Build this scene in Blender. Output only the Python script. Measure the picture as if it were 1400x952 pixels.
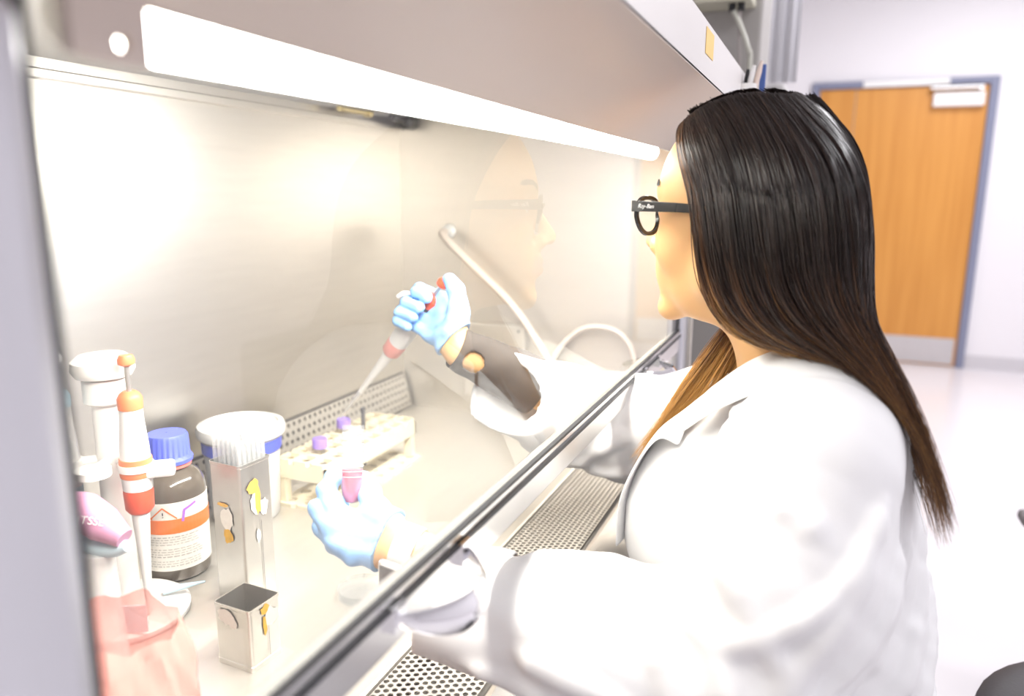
import bpy, bmesh, math, random
import numpy as np
from mathutils import Vector, Matrix

for _o in list(bpy.data.objects): bpy.data.objects.remove(_o)
SC = bpy.context.scene
COL = SC.collection
random.seed(7); RNG = np.random.default_rng(7)
FLOOR = -1.275            # world origin sits at the photographer's eye point; the floor is 1.275 m below

# ------------------------------------------------------------------ camera
cam_d = bpy.data.cameras.new('camera'); CAM = bpy.data.objects.new('camera', cam_d); COL.objects.link(CAM)
cam_d.sensor_width = 36.0; cam_d.lens = 1040.0/1400*36
Rm = np.array([[0.379288, 0.183977, -0.906804], [-0.925245, 0.083711, -0.370018], [0.007835, 0.97936, 0.201974]])
CAM.matrix_world = Matrix(((*Rm[0], 0), (*Rm[1], 0), (*Rm[2], 0), (0, 0, 0, 1)))
cam_d.clip_start = 0.02
cam_d.dof.use_dof = True; cam_d.dof.focus_distance = 0.90; cam_d.dof.aperture_fstop = 2.9
SC.camera = CAM
# ------------------------------------------------------------------ colour management
vs = SC.view_settings
SC.display_settings.display_device = 'sRGB'
vs.view_transform = 'Standard'; vs.look = 'None'; vs.gamma = 1.0; vs.use_curve_mapping = False
vs.exposure = 0.12
SC.cycles.max_bounces = 10; SC.cycles.transparent_max_bounces = 24
SC.cycles.diffuse_bounces = 5; SC.cycles.glossy_bounces = 5
SC.cycles.caustics_reflective = False; SC.cycles.caustics_refractive = False
SC.cycles.sample_clamp_indirect = 6.0
SC.cycles.use_denoising = True
# ------------------------------------------------------------------ world
w = bpy.data.worlds.new('room_air'); SC.world = w; w.use_nodes = True
w.node_tree.nodes['Background'].inputs[0].default_value = (0.95, 0.95, 1.0, 1)
w.node_tree.nodes['Background'].inputs[1].default_value = 0.3
# ------------------------------------------------------------------ lights
def area(name, loc, size, power, col=(1, 1, 1), rot=(0, 0, 0), sy=None):
    d = bpy.data.lights.new(name, 'AREA'); d.energy = power; d.color = col
    d.shape = 'RECTANGLE'; d.size = size; d.size_y = sy or size
    o = bpy.data.objects.new(name, d); o.location = loc; o.rotation_euler = rot; COL.objects.link(o); return o
CEIL = 1.62
for _i, (_x, _y, _p) in enumerate(((0.6, -1.3, 18), (2.6, -1.3, 36), (4.8, -1.0, 44), (-1.0, -0.8, 18))):
    area('ceiling_lamp', (_x, _y, CEIL-0.03), 1.2, _p, (0.97, 0.97, 1.0), sy=0.6)
# fluorescent tube inside the cabinet hood (the visible tube emits too)
area('hood_lamp', (0.72, 0.315, 0.078), 0.95, 15.0, (1.0, 0.95, 0.86), rot=(math.radians(22), 0, 0), sy=0.05)

# ------------------------------------------------------------------ mesh helpers
class MB:
    def __init__(s): s.v = []; s.f = []
    def raw(s, v, f):
        n = len(s.v); s.v += [tuple(map(float, p)) for p in v]; s.f += [tuple(i+n for i in q) for q in f]; return s
    def box(s, lo, hi, rz=0.0, piv=None, M=None):
        (a, b, c), (d, e, g) = lo, hi
        v = [(a,b,c),(d,b,c),(d,e,c),(a,e,c),(a,b,g),(d,b,g),(d,e,g),(a,e,g)]
        if rz:
            px, py = piv or ((a+d)/2, (b+e)/2); cs, sn = math.cos(rz), math.sin(rz)
            v = [(px+(x-px)*cs-(y-py)*sn, py+(x-px)*sn+(y-py)*cs, z) for x, y, z in v]
        if M: v = [tuple(M @ Vector(p)) for p in v]
        return s.raw(v, [(0,3,2,1),(4,5,6,7),(0,1,5,4),(1,2,6,5),(2,3,7,6),(3,0,4,7)])
    def prism(s, poly, axis, a, b):
        # poly: 2D points; axis 'x' -> (y,z), 'y' -> (x,z), 'z' -> (x,y)
        def P(p, t): return {'x': (t, p[0], p[1]), 'y': (p[0], t, p[1]), 'z': (p[0], p[1], t)}[axis]
        n = len(poly); v = [P(p, a) for p in poly]+[P(p, b) for p in poly]
        f = [(i, (i+1) % n, n+(i+1) % n, n+i) for i in range(n)]+[tuple(range(n))[::-1], tuple(range(n, 2*n))]
        return s.raw(v, f)
    def lathe(s, prof, base=(0,0,0), axis=(0,0,1), n=32, cap=True):
        ax = Vector(axis).normalized(); u = ax.orthogonal().normalized(); w_ = ax.cross(u); B = Vector(base)
        v = []; f = []
        for r, h in prof:
            for i in range(n):
                t = 2*math.pi*i/n; v.append(B+ax*h+(u*math.cos(t)+w_*math.sin(t))*r)
        m = len(prof)
        for j in range(m-1):
            for i in range(n):
                k = (i+1) % n; f.append((j*n+i, j*n+k, (j+1)*n+k, (j+1)*n+i))
        if cap:
            f.append(tuple(range(n))[::-1]); f.append(tuple(range((m-1)*n, m*n)))
        return s.raw(v, f)
    def cyl(s, p0, p1, r0, r1=None, n=20):
        d = Vector(p1)-Vector(p0); return s.lathe([(r0, 0), (r0 if r1 is None else r1, d.length)], p0, d, n)
    def tube(s, path, r, n=8, cap=True, sub=0):
        P = [Vector(p) for p in path]
        if sub: P = [Vector(p) for p in catmull(path, sub)]
        m = len(P); R = r if hasattr(r, '__len__') else [r]*m
        if len(R) != m: R = np.interp(np.linspace(0, 1, m), np.linspace(0, 1, len(R)), R)
        t0 = (P[1]-P[0]).normalized(); u = t0.orthogonal().normalized(); v = []; f = []
        for j in range(m):
            t = (P[min(j+1, m-1)]-P[max(j-1, 0)]).normalized(); u = (u-t*u.dot(t)).normalized(); w_ = t.cross(u)
            for i in range(n):
                a = 2*math.pi*i/n; v.append(P[j]+(u*math.cos(a)+w_*math.sin(a))*R[j])
        for j in range(m-1):
            for i in range(n):
                k = (i+1) % n; f.append((j*n+i, j*n+k, (j+1)*n+k, (j+1)*n+i))
        if cap: f.append(tuple(range(n))[::-1]); f.append(tuple(range((m-1)*n, m*n)))
        return s.raw(v, f)
    def build(s, name, m, parent=None, smooth=False, bevel=0, seg=2, **tags):
        me = bpy.data.meshes.new(name); o = bpy.data.objects.new(name, me); COL.objects.link(o)
        off = Vector((0, 0, 0))
        if parent is not None:
            q = parent
            while q is not None: off += q.location; q = q.parent
            o.parent = parent
        me.from_pydata([tuple(Vector(p)-off) for p in s.v], [], s.f)
        for mm in (m if isinstance(m, (list, tuple)) else [m]): me.materials.append(mm)
        if bevel:
            b = o.modifiers.new('edge', 'BEVEL'); b.width = bevel; b.segments = seg; b.limit_method = 'ANGLE'; b.angle_limit = 0.6
        bm = bmesh.new(); bm.from_mesh(me); bmesh.ops.recalc_face_normals(bm, faces=bm.faces); bm.to_mesh(me); bm.free()
        if smooth:
            me.polygons.foreach_set('use_smooth', [True]*len(me.polygons))
            try: me.set_sharp_from_angle(angle=math.radians(38))
            except Exception: pass
        for k, v in tags.items(): o[k] = v
        return o
def catmull(path, sub):
    P = np.array(path, float); P = np.vstack([2*P[0]-P[1], P, 2*P[-1]-P[-2]]); out = []
    for i in range(1, len(P)-2):
        for k in range(sub):
            t = k/sub; a, b, c, d = P[i-1:i+3]
            out.append(0.5*(2*b+(c-a)*t+(2*a-5*b+4*c-d)*t*t+(3*b-a-3*c+d)*t**3))
    out.append(P[-2]); return [tuple(p) for p in out]
def letters(name, body, size, m, parent, origin, ex, ez, en, shear=0.0):
    fc = bpy.data.curves.new('lettering', 'FONT'); fc.body = body; fc.size = size; fc.extrude = .0001; fc.shear = shear; fc.align_x = 'CENTER'; fc.align_y = 'CENTER'
    tmp = bpy.data.objects.new('lettering', fc); COL.objects.link(tmp); bpy.context.view_layer.update()
    me = bpy.data.meshes.new_from_object(tmp.evaluated_get(bpy.context.evaluated_depsgraph_get())); bpy.data.objects.remove(tmp)
    lo = Vector((0, 0, 0)); q = parent
    while q is not None: lo += q.location; q = q.parent
    c = Vector(origin)-lo
    me.transform(Matrix(((ex.x, ez.x, en.x, c.x), (ex.y, ez.y, en.y, c.y), (ex.z, ez.z, en.z, c.z), (0, 0, 0, 1))))
    me.materials.clear(); me.materials.append(m); o = bpy.data.objects.new(name, me); COL.objects.link(o); o.parent = parent; o['kind'] = 'stuff'; return o
def thing(name, label, cat, loc, group=None):
    o = bpy.data.objects.new(name, None); COL.objects.link(o); o.location = loc; o.empty_display_size = 0.05
    o['label'] = label; o['category'] = cat
    if group: o['group'] = group
    return o
def copy_tree(o, parent=None):
    c = o.copy(); COL.objects.link(c)
    if parent is not None: c.parent = parent
    for ch in list(o.children): copy_tree(ch, c)
    return c

# ------------------------------------------------------------------ materials
def mat(name, col, rough=0.5, metal=0.0, var=0.0, scale=20.0, bump=0.0, bscale=200.0, stretch=(1,1,1), trans=0.0, ior=1.45,
        spec=0.5, sss=0.0, coat=0.0, emit=None, alpha=1.0, sheen=0.0):
    m = bpy.data.materials.new(name); m.use_nodes = True; nt = m.node_tree; N = nt.nodes; L = nt.links
    b = N['Principled BSDF']; I = b.inputs
    I['Base Color'].default_value = (*col, 1); I['Roughness'].default_value = rough; I['Metallic'].default_value = metal
    I['Specular IOR Level'].default_value = spec; I['IOR'].default_value = ior; I['Transmission Weight'].default_value = trans
    I['Coat Weight'].default_value = coat; I['Alpha'].default_value = alpha; I['Sheen Weight'].default_value = sheen
    if sss: I['Subsurface Weight'].default_value = sss; I['Subsurface Radius'].default_value = (0.012, 0.005, 0.003); I['Subsurface Scale'].default_value = 1.0
    if emit: I['Emission Color'].default_value = (*emit[0], 1); I['Emission Strength'].default_value = emit[1]
    if var or bump:
        tc = N.new('ShaderNodeTexCoord'); mp = N.new('ShaderNodeMapping'); mp.inputs['Scale'].default_value = stretch
        L.new(tc.outputs['Object'], mp.inputs['Vector'])
    if var:
        n = N.new('ShaderNodeTexNoise'); n.inputs['Scale'].default_value = scale; n.inputs['Detail'].default_value = 4
        L.new(mp.outputs[0], n.inputs['Vector'])
        mx = N.new('ShaderNodeMix'); mx.data_type = 'RGBA'
        mx.inputs[6].default_value = (*[max(0, c*(1-var)) for c in col], 1); mx.inputs[7].default_value = (*[min(1, c*(1+var)) for c in col], 1)
        L.new(n.outputs['Fac'], mx.inputs[0]); L.new(mx.outputs[2], I['Base Color'])
    if bump:
        n2 = N.new('ShaderNodeTexNoise'); n2.inputs['Scale'].default_value = bscale; n2.inputs['Detail'].default_value = 3
        L.new(mp.outputs[0], n2.inputs['Vector']); bp = N.new('ShaderNodeBump'); bp.inputs['Strength'].default_value = bump
        bp.inputs['Distance'].default_value = 0.002; L.new(n2.outputs['Fac'], bp.inputs['Height']); L.new(bp.outputs[0], I['Normal'])
    return m
def clear(name, tint=(0.97, 0.98, 0.98), gloss=0.05, ior=1.45, haze=0.0, hazecol=(1, 1, 1)):
    # clear sheet: fresnel mirror over straight-through transparency, with an optional share of scattering film
    m = bpy.data.materials.new(name); m.use_nodes = True; nt = m.node_tree; N = nt.nodes; L = nt.links
    N.remove(N['Principled BSDF']); out = N['Material Output']
    t = N.new('ShaderNodeBsdfTransparent'); t.inputs[0].default_value = (*tint, 1)
    g = N.new('ShaderNodeBsdfGlossy'); g.inputs['Roughness'].default_value = gloss
    fr = N.new('ShaderNodeFresnel'); fr.inputs[0].default_value = ior
    a = t.outputs[0]
    if haze:
        d = N.new('ShaderNodeBsdfDiffuse'); d.inputs[0].default_value = (*hazecol, 1)
        mh = N.new('ShaderNodeMixShader'); mh.inputs[0].default_value = haze
        L.new(a, mh.inputs[1]); L.new(d.outputs[0], mh.inputs[2]); a = mh.outputs[0]
    gm = N.new('ShaderNodeNewGeometry'); ml = N.new('ShaderNodeMath'); ml.operation = 'MULTIPLY'; sb = N.new('ShaderNodeMath'); sb.operation = 'SUBTRACT'; sb.inputs[0].default_value = 1.0
    L.new(gm.outputs['Backfacing'], sb.inputs[1]); L.new(fr.outputs[0], ml.inputs[0]); L.new(sb.outputs[0], ml.inputs[1])
    mx = N.new('ShaderNodeMixShader'); L.new(ml.outputs[0], mx.inputs[0]); L.new(a, mx.inputs[1]); L.new(g.outputs[0], mx.inputs[2])
    L.new(mx.outputs[0], out.inputs[0]); return m
M = {}
M['wall'] = mat('wall_paint', (0.84, 0.82, 0.84), 0.7, var=0.015, scale=3, bump=0.05)
M['ceil'] = mat('ceiling_tile', (0.85, 0.85, 0.85), 0.8)
M['floor'] = mat('floor_vinyl', (0.82, 0.79, 0.81), 0.22, var=0.02, scale=6)
M['frame_blue'] = mat('slate_frame_paint', (0.22, 0.235, 0.33), 0.4, var=0.03)
M['steel'] = mat('brushed_steel', (0.72, 0.70, 0.67), 0.36, 1.0, var=0.06, scale=9, bump=0.05, bscale=60, stretch=(1, 1, 9))
M['steel_side'] = mat('side_wall_steel', (0.66, 0.62, 0.565), 0.42, 0.7, var=0.05, scale=7, bump=0.04, bscale=60, stretch=(1, 1, 9))
M['steel_tray'] = mat('work_tray_steel', (0.74, 0.71, 0.66), 0.40, 0.75, var=0.05, scale=8, bump=0.04, bscale=70, stretch=(1, 8, 1))
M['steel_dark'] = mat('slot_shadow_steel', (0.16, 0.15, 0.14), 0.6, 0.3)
M['chrome'] = mat('polished_chrome', (0.85, 0.85, 0.87), 0.09, 1.0)
M['rail'] = mat('satin_rail_metal', (0.80, 0.79, 0.78), 0.25, 1.0, var=0.03)
M['rubber'] = mat('black_gasket_rubber', (0.015, 0.015, 0.02), 0.45)
M['hood'] = mat('shaded_hood_enamel', (0.65, 0.56, 0.50), 0.38, var=0.02, scale=4)  # pinkish shade and warm bounce under the hood are put into this colour
M['post'] = mat('post_grey_metal', (0.58, 0.58, 0.62), 0.3, 0.6, var=0.08, scale=5, stretch=(8, 1, .3))
M['white'] = mat('white_plastic', (0.86, 0.85, 0.83), 0.35, var=0.02)
M['cream'] = mat('cream_plastic', (0.86, 0.78, 0.60), 0.45, var=0.03)
M['grey'] = mat('grey_panel_paint', (0.42, 0.40, 0.38), 0.5, var=0.02)
M['black'] = mat('black_plastic', (0.02, 0.02, 0.022), 0.35, var=0.1)
M['tube_lamp'] = mat('lit_fluorescent_tube', (1, 1, 1), 0.5, emit=((1.0, 0.97, 0.91), 28.0))
M['pane'] = clear('sash_glass', (0.985, 0.99, 0.985), 0.0, 1.48, haze=0.022)  # pale veil over the chamber is put into the glass as haze
M['clear'] = clear('clear_plastic', (0.95, 0.96, 0.97), 0.05, 1.5, haze=0.05)
M['frost'] = clear('frosted_plastic', (0.97, 0.97, 0.97), 0.15, 1.45, haze=0.45, hazecol=(0.93, 0.92, 0.92))

# ================================================================== room shell
def struct(name, mb, m, **k):
    o = mb.build(name, m, **k); o['kind'] = 'structure'; return o
XW, YL, YR, XB = 6.45, 1.25, -3.0, -2.2
struct('floor', MB().box((XB, YR, FLOOR-0.1), (XW, YL, FLOOR)), M['floor'])
struct('ceiling', MB().box((XB-.1, YR-.1, CEIL), (XW+.1, YL+.1, CEIL+0.1)), M['ceil'])
struct('wall_left', MB().box((XB, YL, FLOOR), (XW, YL+0.1, CEIL)), M['wall'])
struct('wall_right', MB().box((XB, YR-0.1, FLOOR), (XW, YR, CEIL)), M['wall'])
struct('wall_back', MB().box((XB-0.1, YR, FLOOR), (XB, YL, CEIL)), M['wall'])
# far wall with the doorway
DY0, DY1, DZ = -1.030, 0.190, 0.815
struct('wall_front', MB().box((XW, YR, FLOOR), (XW+0.1, DY0, CEIL)).box((XW, DY1, FLOOR), (XW+0.1, YL, CEIL)).box((XW, DY0, DZ), (XW+0.1, DY1, CEIL)), M['wall'])
M['base'] = mat('baseboard_vinyl', (0.62, 0.60, 0.62), 0.5, var=0.02)
struct('baseboard_front', MB().box((XW-0.012, YR, FLOOR), (XW, DY0-.001, FLOOR+0.10)).box((XW-0.012, DY1+.001, FLOOR), (XW, YL, FLOOR+0.10)), M['base'])

def wood_mat():
    m = mat('honey_veneer', (0.6, 0.3, 0.07), 0.35); nt = m.node_tree; N = nt.nodes; L = nt.links
    tc = N.new('ShaderNodeTexCoord'); mp = N.new('ShaderNodeMapping'); mp.inputs['Scale'].default_value = (1, 7, 0.35)
    n = N.new('ShaderNodeTexNoise'); n.inputs['Scale'].default_value = 3.2; n.inputs['Detail'].default_value = 6
    r = N.new('ShaderNodeValToRGB'); r.color_ramp.elements[0].position = 0.3; r.color_ramp.elements[1].position = 0.75
    r.color_ramp.elements[0].color = (0.60, 0.255, 0.050, 1); r.color_ramp.elements[1].color = (0.72, 0.335, 0.075, 1)
    L.new(tc.outputs['Object'], mp.inputs[0]); L.new(mp.outputs[0], n.inputs['Vector']); L.new(n.outputs['Fac'], r.inputs[0]); L.new(r.outputs[0], N['Principled BSDF'].inputs['Base Color'])
    return m
M['wood'] = wood_mat()
M['kick'] = mat('satin_kick_plate', (0.62, 0.60, 0.60), 0.35, 0.6, var=0.03)
dr = MB().box((XW-0.035, DY0, FLOOR), (XW+0.06, DY0+0.055, DZ)).box((XW-0.035, DY1-0.055, FLOOR), (XW+0.06, DY1, DZ)).box((XW-0.035, DY0+0.055, DZ-0.05), (XW+0.06, DY1-0.055, DZ)).build('door_1', M['frame_blue'], bevel=0.004)
dr['kind'] = 'structure'
leafz = FLOOR+0.008
SPL = -0.118
MB().box((XW-0.012, DY0+0.058, leafz), (XW+0.032, SPL-0.003, DZ-0.053)).build('door_leaf', M['wood'], dr, bevel=0.002)
MB().box((XW-0.012, SPL+0.003, leafz), (XW+0.032, DY1-0.058, DZ-0.053)).build('side_leaf', M['wood'], dr, bevel=0.002)
MB().box((XW-0.016, DY0+0.075, leafz+0.01), (XW-0.012, SPL-0.02, FLOOR+0.215)).build('kick_plate', M['kick'], dr)
MB().box((XW-0.016, SPL+0.015, leafz+0.01), (XW-0.012, DY1-0.075, FLOOR+0.215)).build('kick_plate', M['kick'], dr)
MB().box((XW-0.072, -0.945, 0.615), (XW-0.012, -0.625, 0.71)).build('door_closer', M['white'], dr, bevel=0.008)
MB().box((XW-0.075, -0.93, 0.735), (XW-0.035, -0.60, 0.752)).box((XW-0.085, -0.93, 0.715), (XW-0.06, -0.90, 0.752)).build('closer_arm', M['rail'], dr, bevel=0.002)
MB().box((XW-0.041, -0.72, DZ-0.047), (XW-0.035, -0.16, DZ-0.004)).build('header_sign_plate', M['white'], dr, bevel=0.001)
MB().lathe([(0.026, 0), (0.028, .006), (0.012, .012), (0.012, .05)], (XW-0.012, SPL-0.07, -0.29), (-1, 0, 0), 20).tube([(XW-0.06, SPL-0.07, -.29), (XW-0.062, SPL-0.12, -.29), (XW-0.062, SPL-0.19, -.29)], 0.009).build('door_handle', M['rail'], dr, smooth=True)

# ================================================================== biosafety cabinet
X0, X1, YS, YB = 0.160, 1.530, 0.255, 0.900
ZW = -0.500
cab = thing('safety_cabinet', 'large stainless steel biosafety cabinet with a lit glass-fronted work chamber', 'cabinet', (0.85, 0.55, FLOOR))
ZC = 0.155
MB().box((X0-.02, YB, ZW), (X1+.02, YB+0.012, ZC+.02)).build('back_panel', M['steel'], cab)
MB().box((X1, 0.235, ZW-.02), (X1+0.012, YB, ZC+.02)).build('side_panel', M['steel_side'], cab)
MB().box((X0-0.012, 0.245, ZW-.02), (X0, YB, ZC+.02)).build('side_panel', M['steel_side'], cab)
M['ceilw'] = mat('diffuser_white', (0.92, 0.91, 0.89), 0.5)
MB().box((X0, 0.33, ZC), (X1, YB, ZC+0.01)).build('chamber_ceiling', M['ceilw'], cab)
MB().box((X0, YB-0.012, 0.128), (X1, YB, 0.141)).build('ceiling_channel', M['steel'], cab, bevel=0.002)
MB().box((X0-.02, 0.392, ZW-0.03), (X1+.02, YB, ZW)).build('work_surface', M['steel_tray'], cab, bevel=0.004)

def perf_sheet(name, x0, x1, y0, y1, pitch, r, P, m, parent, thick=0.0015):
    mb = MB(); V = []; F = []
    nx = int(round((x1-x0)/pitch)); rows = int(round((y1-y0)/(pitch*0.866))); dx = (x1-x0)/nx; dy = (y1-y0)/rows
    for j in range(rows):
        odd = j % 2
        for i in range(nx-odd):
            cx, cy = x0+dx*(i+0.5+0.5*odd), y0+dy*(j+0.5); n = len(V)
            out = [(1, 0), (1, 1), (0, 1), (-1, 1), (-1, 0), (-1, -1), (0, -1), (1, -1)]
            for q, (ox, oy) in enumerate(out):
                a = q*math.pi/4; c, s_ = math.cos(a)*r, math.sin(a)*r
                V.append(P(cx+ox*dx/2, cy+oy*dy/2, 0)); V.append(P(cx+c, cy+s_, 0)); V.append(P(cx+c, cy+s_, -thick))
            for q in range(8):
                b, e = n+q*3, n+((q+1) % 8)*3
                F.append((b, e, e+1, b+1)); F.append((b+1, e+1, e+2, b+2))
        if odd:
            for xa, xb in ((x0, x0+dx*0.5), (x1-dx*0.5, x1)):
                n = len(V); V += [P(xa, y0+dy*j, 0), P(xb, y0+dy*j, 0), P(xb, y0+dy*(j+1), 0), P(xa, y0+dy*(j+1), 0)]; F.append((n, n+1, n+2, n+3))
    mb.raw(V, F); return mb.build(name, m, parent)
perf_sheet('front_grille', X0, X1, 0.288, 0.388, 0.0088, 0.0032, lambda a, b, c: (a, b, ZW+c), M['steel_tray'], cab)
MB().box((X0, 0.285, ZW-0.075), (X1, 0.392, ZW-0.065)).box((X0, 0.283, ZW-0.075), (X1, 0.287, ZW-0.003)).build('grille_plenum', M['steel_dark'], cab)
perf_sheet('rear_grille', X0+.01, X1-.01, ZW+0.004, ZW+0.078, 0.016, 0.0042, lambda a, b, c: (a, YB-0.006-c*2+(-0.02*(1-(b-ZW)/0.078)), b), M['steel_tray'], cab)
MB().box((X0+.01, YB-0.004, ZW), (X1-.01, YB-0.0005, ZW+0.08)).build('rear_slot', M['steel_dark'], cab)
# front sill and body below the chamber
MB().box((X0-0.05, 0.205, ZW-0.055), (X1+0.05, 0.286, ZW+0.002)).build('arm_rest', M['rail'], cab, bevel=0.012, seg=3)
MB().box((X0-0.05, 0.235, ZW-0.105), (X1+0.05, YB+0.05, ZW-0.08)).build('cabinet_base', M['hood'], cab, bevel=0.006)
for lx in (X0, X1-0.06):
    for ly in (0.30, YB-0.06):
        MB().box((lx, ly, FLOOR), (lx+0.06, ly+0.06, ZW-0.105)).build('leg', M['hood'], cab, bevel=0.004)
# sash
MB().box((0.187, YS-0.003, -0.262), (1.470, YS+0.003, 0.12)).build('sash_glass', M['pane'], cab)
MB().box((0.183, YS-0.004, -0.300), (0.188, YS+0.004, 0.068)).build('side_gasket', M['rubber'], cab)
MB().box((1.456, YS-0.006, -0.300), (1.470, YS+0.006, 0.068)).build('side_gasket', M['rubber'], cab)
MB().box((0.186, YS-0.008, -0.2640), (1.470, YS-0.003, -0.2610)).box((0.186, YS-0.010, -0.2745), (1.470, YS-0.003, -0.2700)).build('bottom_gasket', M['rubber'], cab)
MB().box((0.186, YS-0.008, -0.303), (1.470, YS+0.008, -0.2625)).build('sash_rail', M['rail'], cab, bevel=0.002)
def sash_handle(xa, xb):
    # chrome bow: a lens-shaped bar leaving the rail at both ends
    n = 22; V = []; F = []
    for i in range(n+1):
        t = i/n; x = xa+(xb-xa)*t; b = math.sin(math.pi*t)**0.75
        yo = YS-0.010-0.034*b; zt = -0.279; th = 0.004+0.004*b; wd = 0.004+0.011*b
        for (dy, dz) in ((0, wd), (-th*.8, wd*.5), (-th, 0), (-th*.8, -wd*.5), (0, -wd), (th*.6, 0)):
            V.append((x, yo+dy, zt-0.012*b+dz))
    for i in range(n):
        for k in range(6):
            l = (k+1) % 6; F.append((i*6+k, i*6+l, (i+1)*6+l, (i+1)*6+k))
    F += [tuple(range(6)), tuple(range(n*6, n*6+6))]
    MB().raw(V, F).box((xa-.004, YS-0.014, -0.288), (xa+.012, YS-0.0075, -0.270)).box((xb-.012, YS-0.014, -0.288), (xb+.004, YS-0.0075, -0.270)).build('sash_handle', M['chrome'], cab, smooth=True)
sash_handle(0.395, 0.505); sash_handle(1.15, 1.26)
# left and right posts of the sash frame
MB().box((0.100, YS-0.012, -0.62), (0.183, YS+0.02, 0.064)).build('frame_post', M['post'], cab, bevel=0.010, seg=3)
MB().box((1.470, YS-0.012, -0.62), (1.580, YS+0.02, 0.064)).build('frame_post', M['post'], cab, bevel=0.010, seg=3)
# hood: sloped underside panel, tilted fascia
XA, XZ = -0.05, 1.62
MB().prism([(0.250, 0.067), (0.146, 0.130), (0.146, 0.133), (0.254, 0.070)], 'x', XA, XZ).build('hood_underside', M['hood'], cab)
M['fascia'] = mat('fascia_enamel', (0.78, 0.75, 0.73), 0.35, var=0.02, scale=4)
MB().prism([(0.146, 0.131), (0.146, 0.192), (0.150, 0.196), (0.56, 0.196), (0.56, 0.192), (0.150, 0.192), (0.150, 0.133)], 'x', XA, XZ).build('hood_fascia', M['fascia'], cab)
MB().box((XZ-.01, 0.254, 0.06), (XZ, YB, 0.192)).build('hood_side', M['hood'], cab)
MB().box((XZ-.002, 0.245, 0.06), (1.47, 0.262, 0.074)).build('hood_trim', M['hood'], cab)
# stop plate with a round hole, at the left end of the hood
def holed_plate(name, x0, x1, z0, z1, y0, y1, cx, cz, r, m, parent):
    n = 24; V = []; F = []
    for y in (y0, y1):
        for i in range(n):
            a = 2*math.pi*i/n; c, s_ = math.cos(a), math.sin(a)
            ts = [(x1-cx)/c if c > 1e-6 else (x0-cx)/c if c < -1e-6 else 9, (z1-cz)/s_ if s_ > 1e-6 else (z0-cz)/s_ if s_ < -1e-6 else 9]; t = min(ts)
            V.append((cx+c*t, y, cz+s_*t)); V.append((cx+r*c, y, cz+r*s_))
    for i in range(n):
        k = (i+1) % n; a, b = 2*i, 2*k; o = 2*n
        F += [(a, b, b+1, a+1), (o+a, o+a+1, o+b+1, o+b), (a+1, b+1, o+b+1, o+a+1), (a, o+a, o+b, b)]
    return MB().raw(V, F).build(name, m, parent)
holed_plate('stop_plate', 0.1935, 0.2268, 0.0435, 0.070, YS-0.016, YS-0.011, 0.2150, 0.0508, 0.0030, M['hood'], cab)
# lamp
MB().lathe([(0.004, 0), (0.0125, 0.004), (0.0125, 1.062), (0.004, 1.066)], (0.240, 0.283, 0.066), (1, 0, 0), 20).build('lamp_tube', M['tube_lamp'], cab, smooth=True)
for xx in (0.2265, 1.307): MB().lathe([(0.012, 0), (0.012, 0.0125)], (xx, 0.283, 0.067), (1, 0, 0), 20).build('lamp_socket', M['white'], cab, smooth=True)
M['reflector'] = mat('lamp_reflector', (0.85, 0.84, 0.82), 0.4)
MB().box((X0, 0.262, 0.086), (X1, 0.272, 0.089)).build('lamp_tray', M['reflector'], cab)
# service tap in the upper right corner
tap = MB().tube([(1.43, 0.86, 0.150), (1.47, 0.86, 0.147), (1.50, 0.86, 0.145)], [0.006, 0.008, 0.009], 12).lathe([(0.010, 0), (0.0165, .006), (0.0165, .040), (0.012, .046)], (1.480, 0.86, 0.146), (1, 0, 0), 16).tube([(1.462, .86, .148), (1.458, .857, .172)], .0025, 8).build('service_tap', M['black'], cab, smooth=True)
MB().tube([(1.26, 0.87, 0.151), (1.36, 0.87, 0.151)], 0.006, 12).lathe([(.009, 0), (.009, .016)], (1.35, .87, .151), (1, 0, 0), 12).build('service_pipe', mat('brass_pipe', (0.50, 0.42, 0.22), 0.3, 0.8), cab, smooth=True)
# outlet cover on the right wall
MB().box((X1-0.022, 0.585, -0.455), (X1, 0.735, -0.285)).build('outlet_cover', M['steel_side'], cab, bevel=0.004)
MB().lathe([(.003, 0), (.003, .002)], (X1-.022, .60, -.298), (-1, 0, 0), 10).build('cover_screw', M['steel_dark'], cab)
# aspiration hose with its port
M['hose'] = mat('pale_rubber_hose', (0.82, 0.72, 0.64), 0.4, var=0.03)
MB().lathe([(0.016, 0), (0.016, 0.006), (0.010, 0.010), (0.010, 0.022)], (X1, 0.776, -0.088), (-1, 0, 0), 20).build('hose_port', M['white'], cab, smooth=True)
hose = MB().tube([(1.505, 0.776, -0.088), (1.490, 0.772, -0.095), (1.480, 0.735, -0.125), (1.480, 0.675, -0.175), (1.478, 0.610, -0.230), (1.478, 0.560, -0.290), (1.470, 0.510, -0.360), (1.45, 0.470, -0.43), (1.40, .45, -.49)], 0.0085, 12, sub=6).build('suction_hose', M['hose'], smooth=True, label='pale rubber suction hose curving down from the port on the right steel wall', category='hose')
hose2 = MB().tube([(1.50, 0.545, -0.492), (1.495, 0.52, -0.36), (1.495, 0.47, -0.29), (1.495, 0.42, -0.272), (1.495, 0.37, -0.285), (1.495, 0.34, -0.34), (1.48, 0.33, -0.49)], 0.006, 10, sub=6).build('power_cord', M['hose'], smooth=True, label='thin cream cord arching against the right side wall near the sash corner', category='cord')
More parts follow.
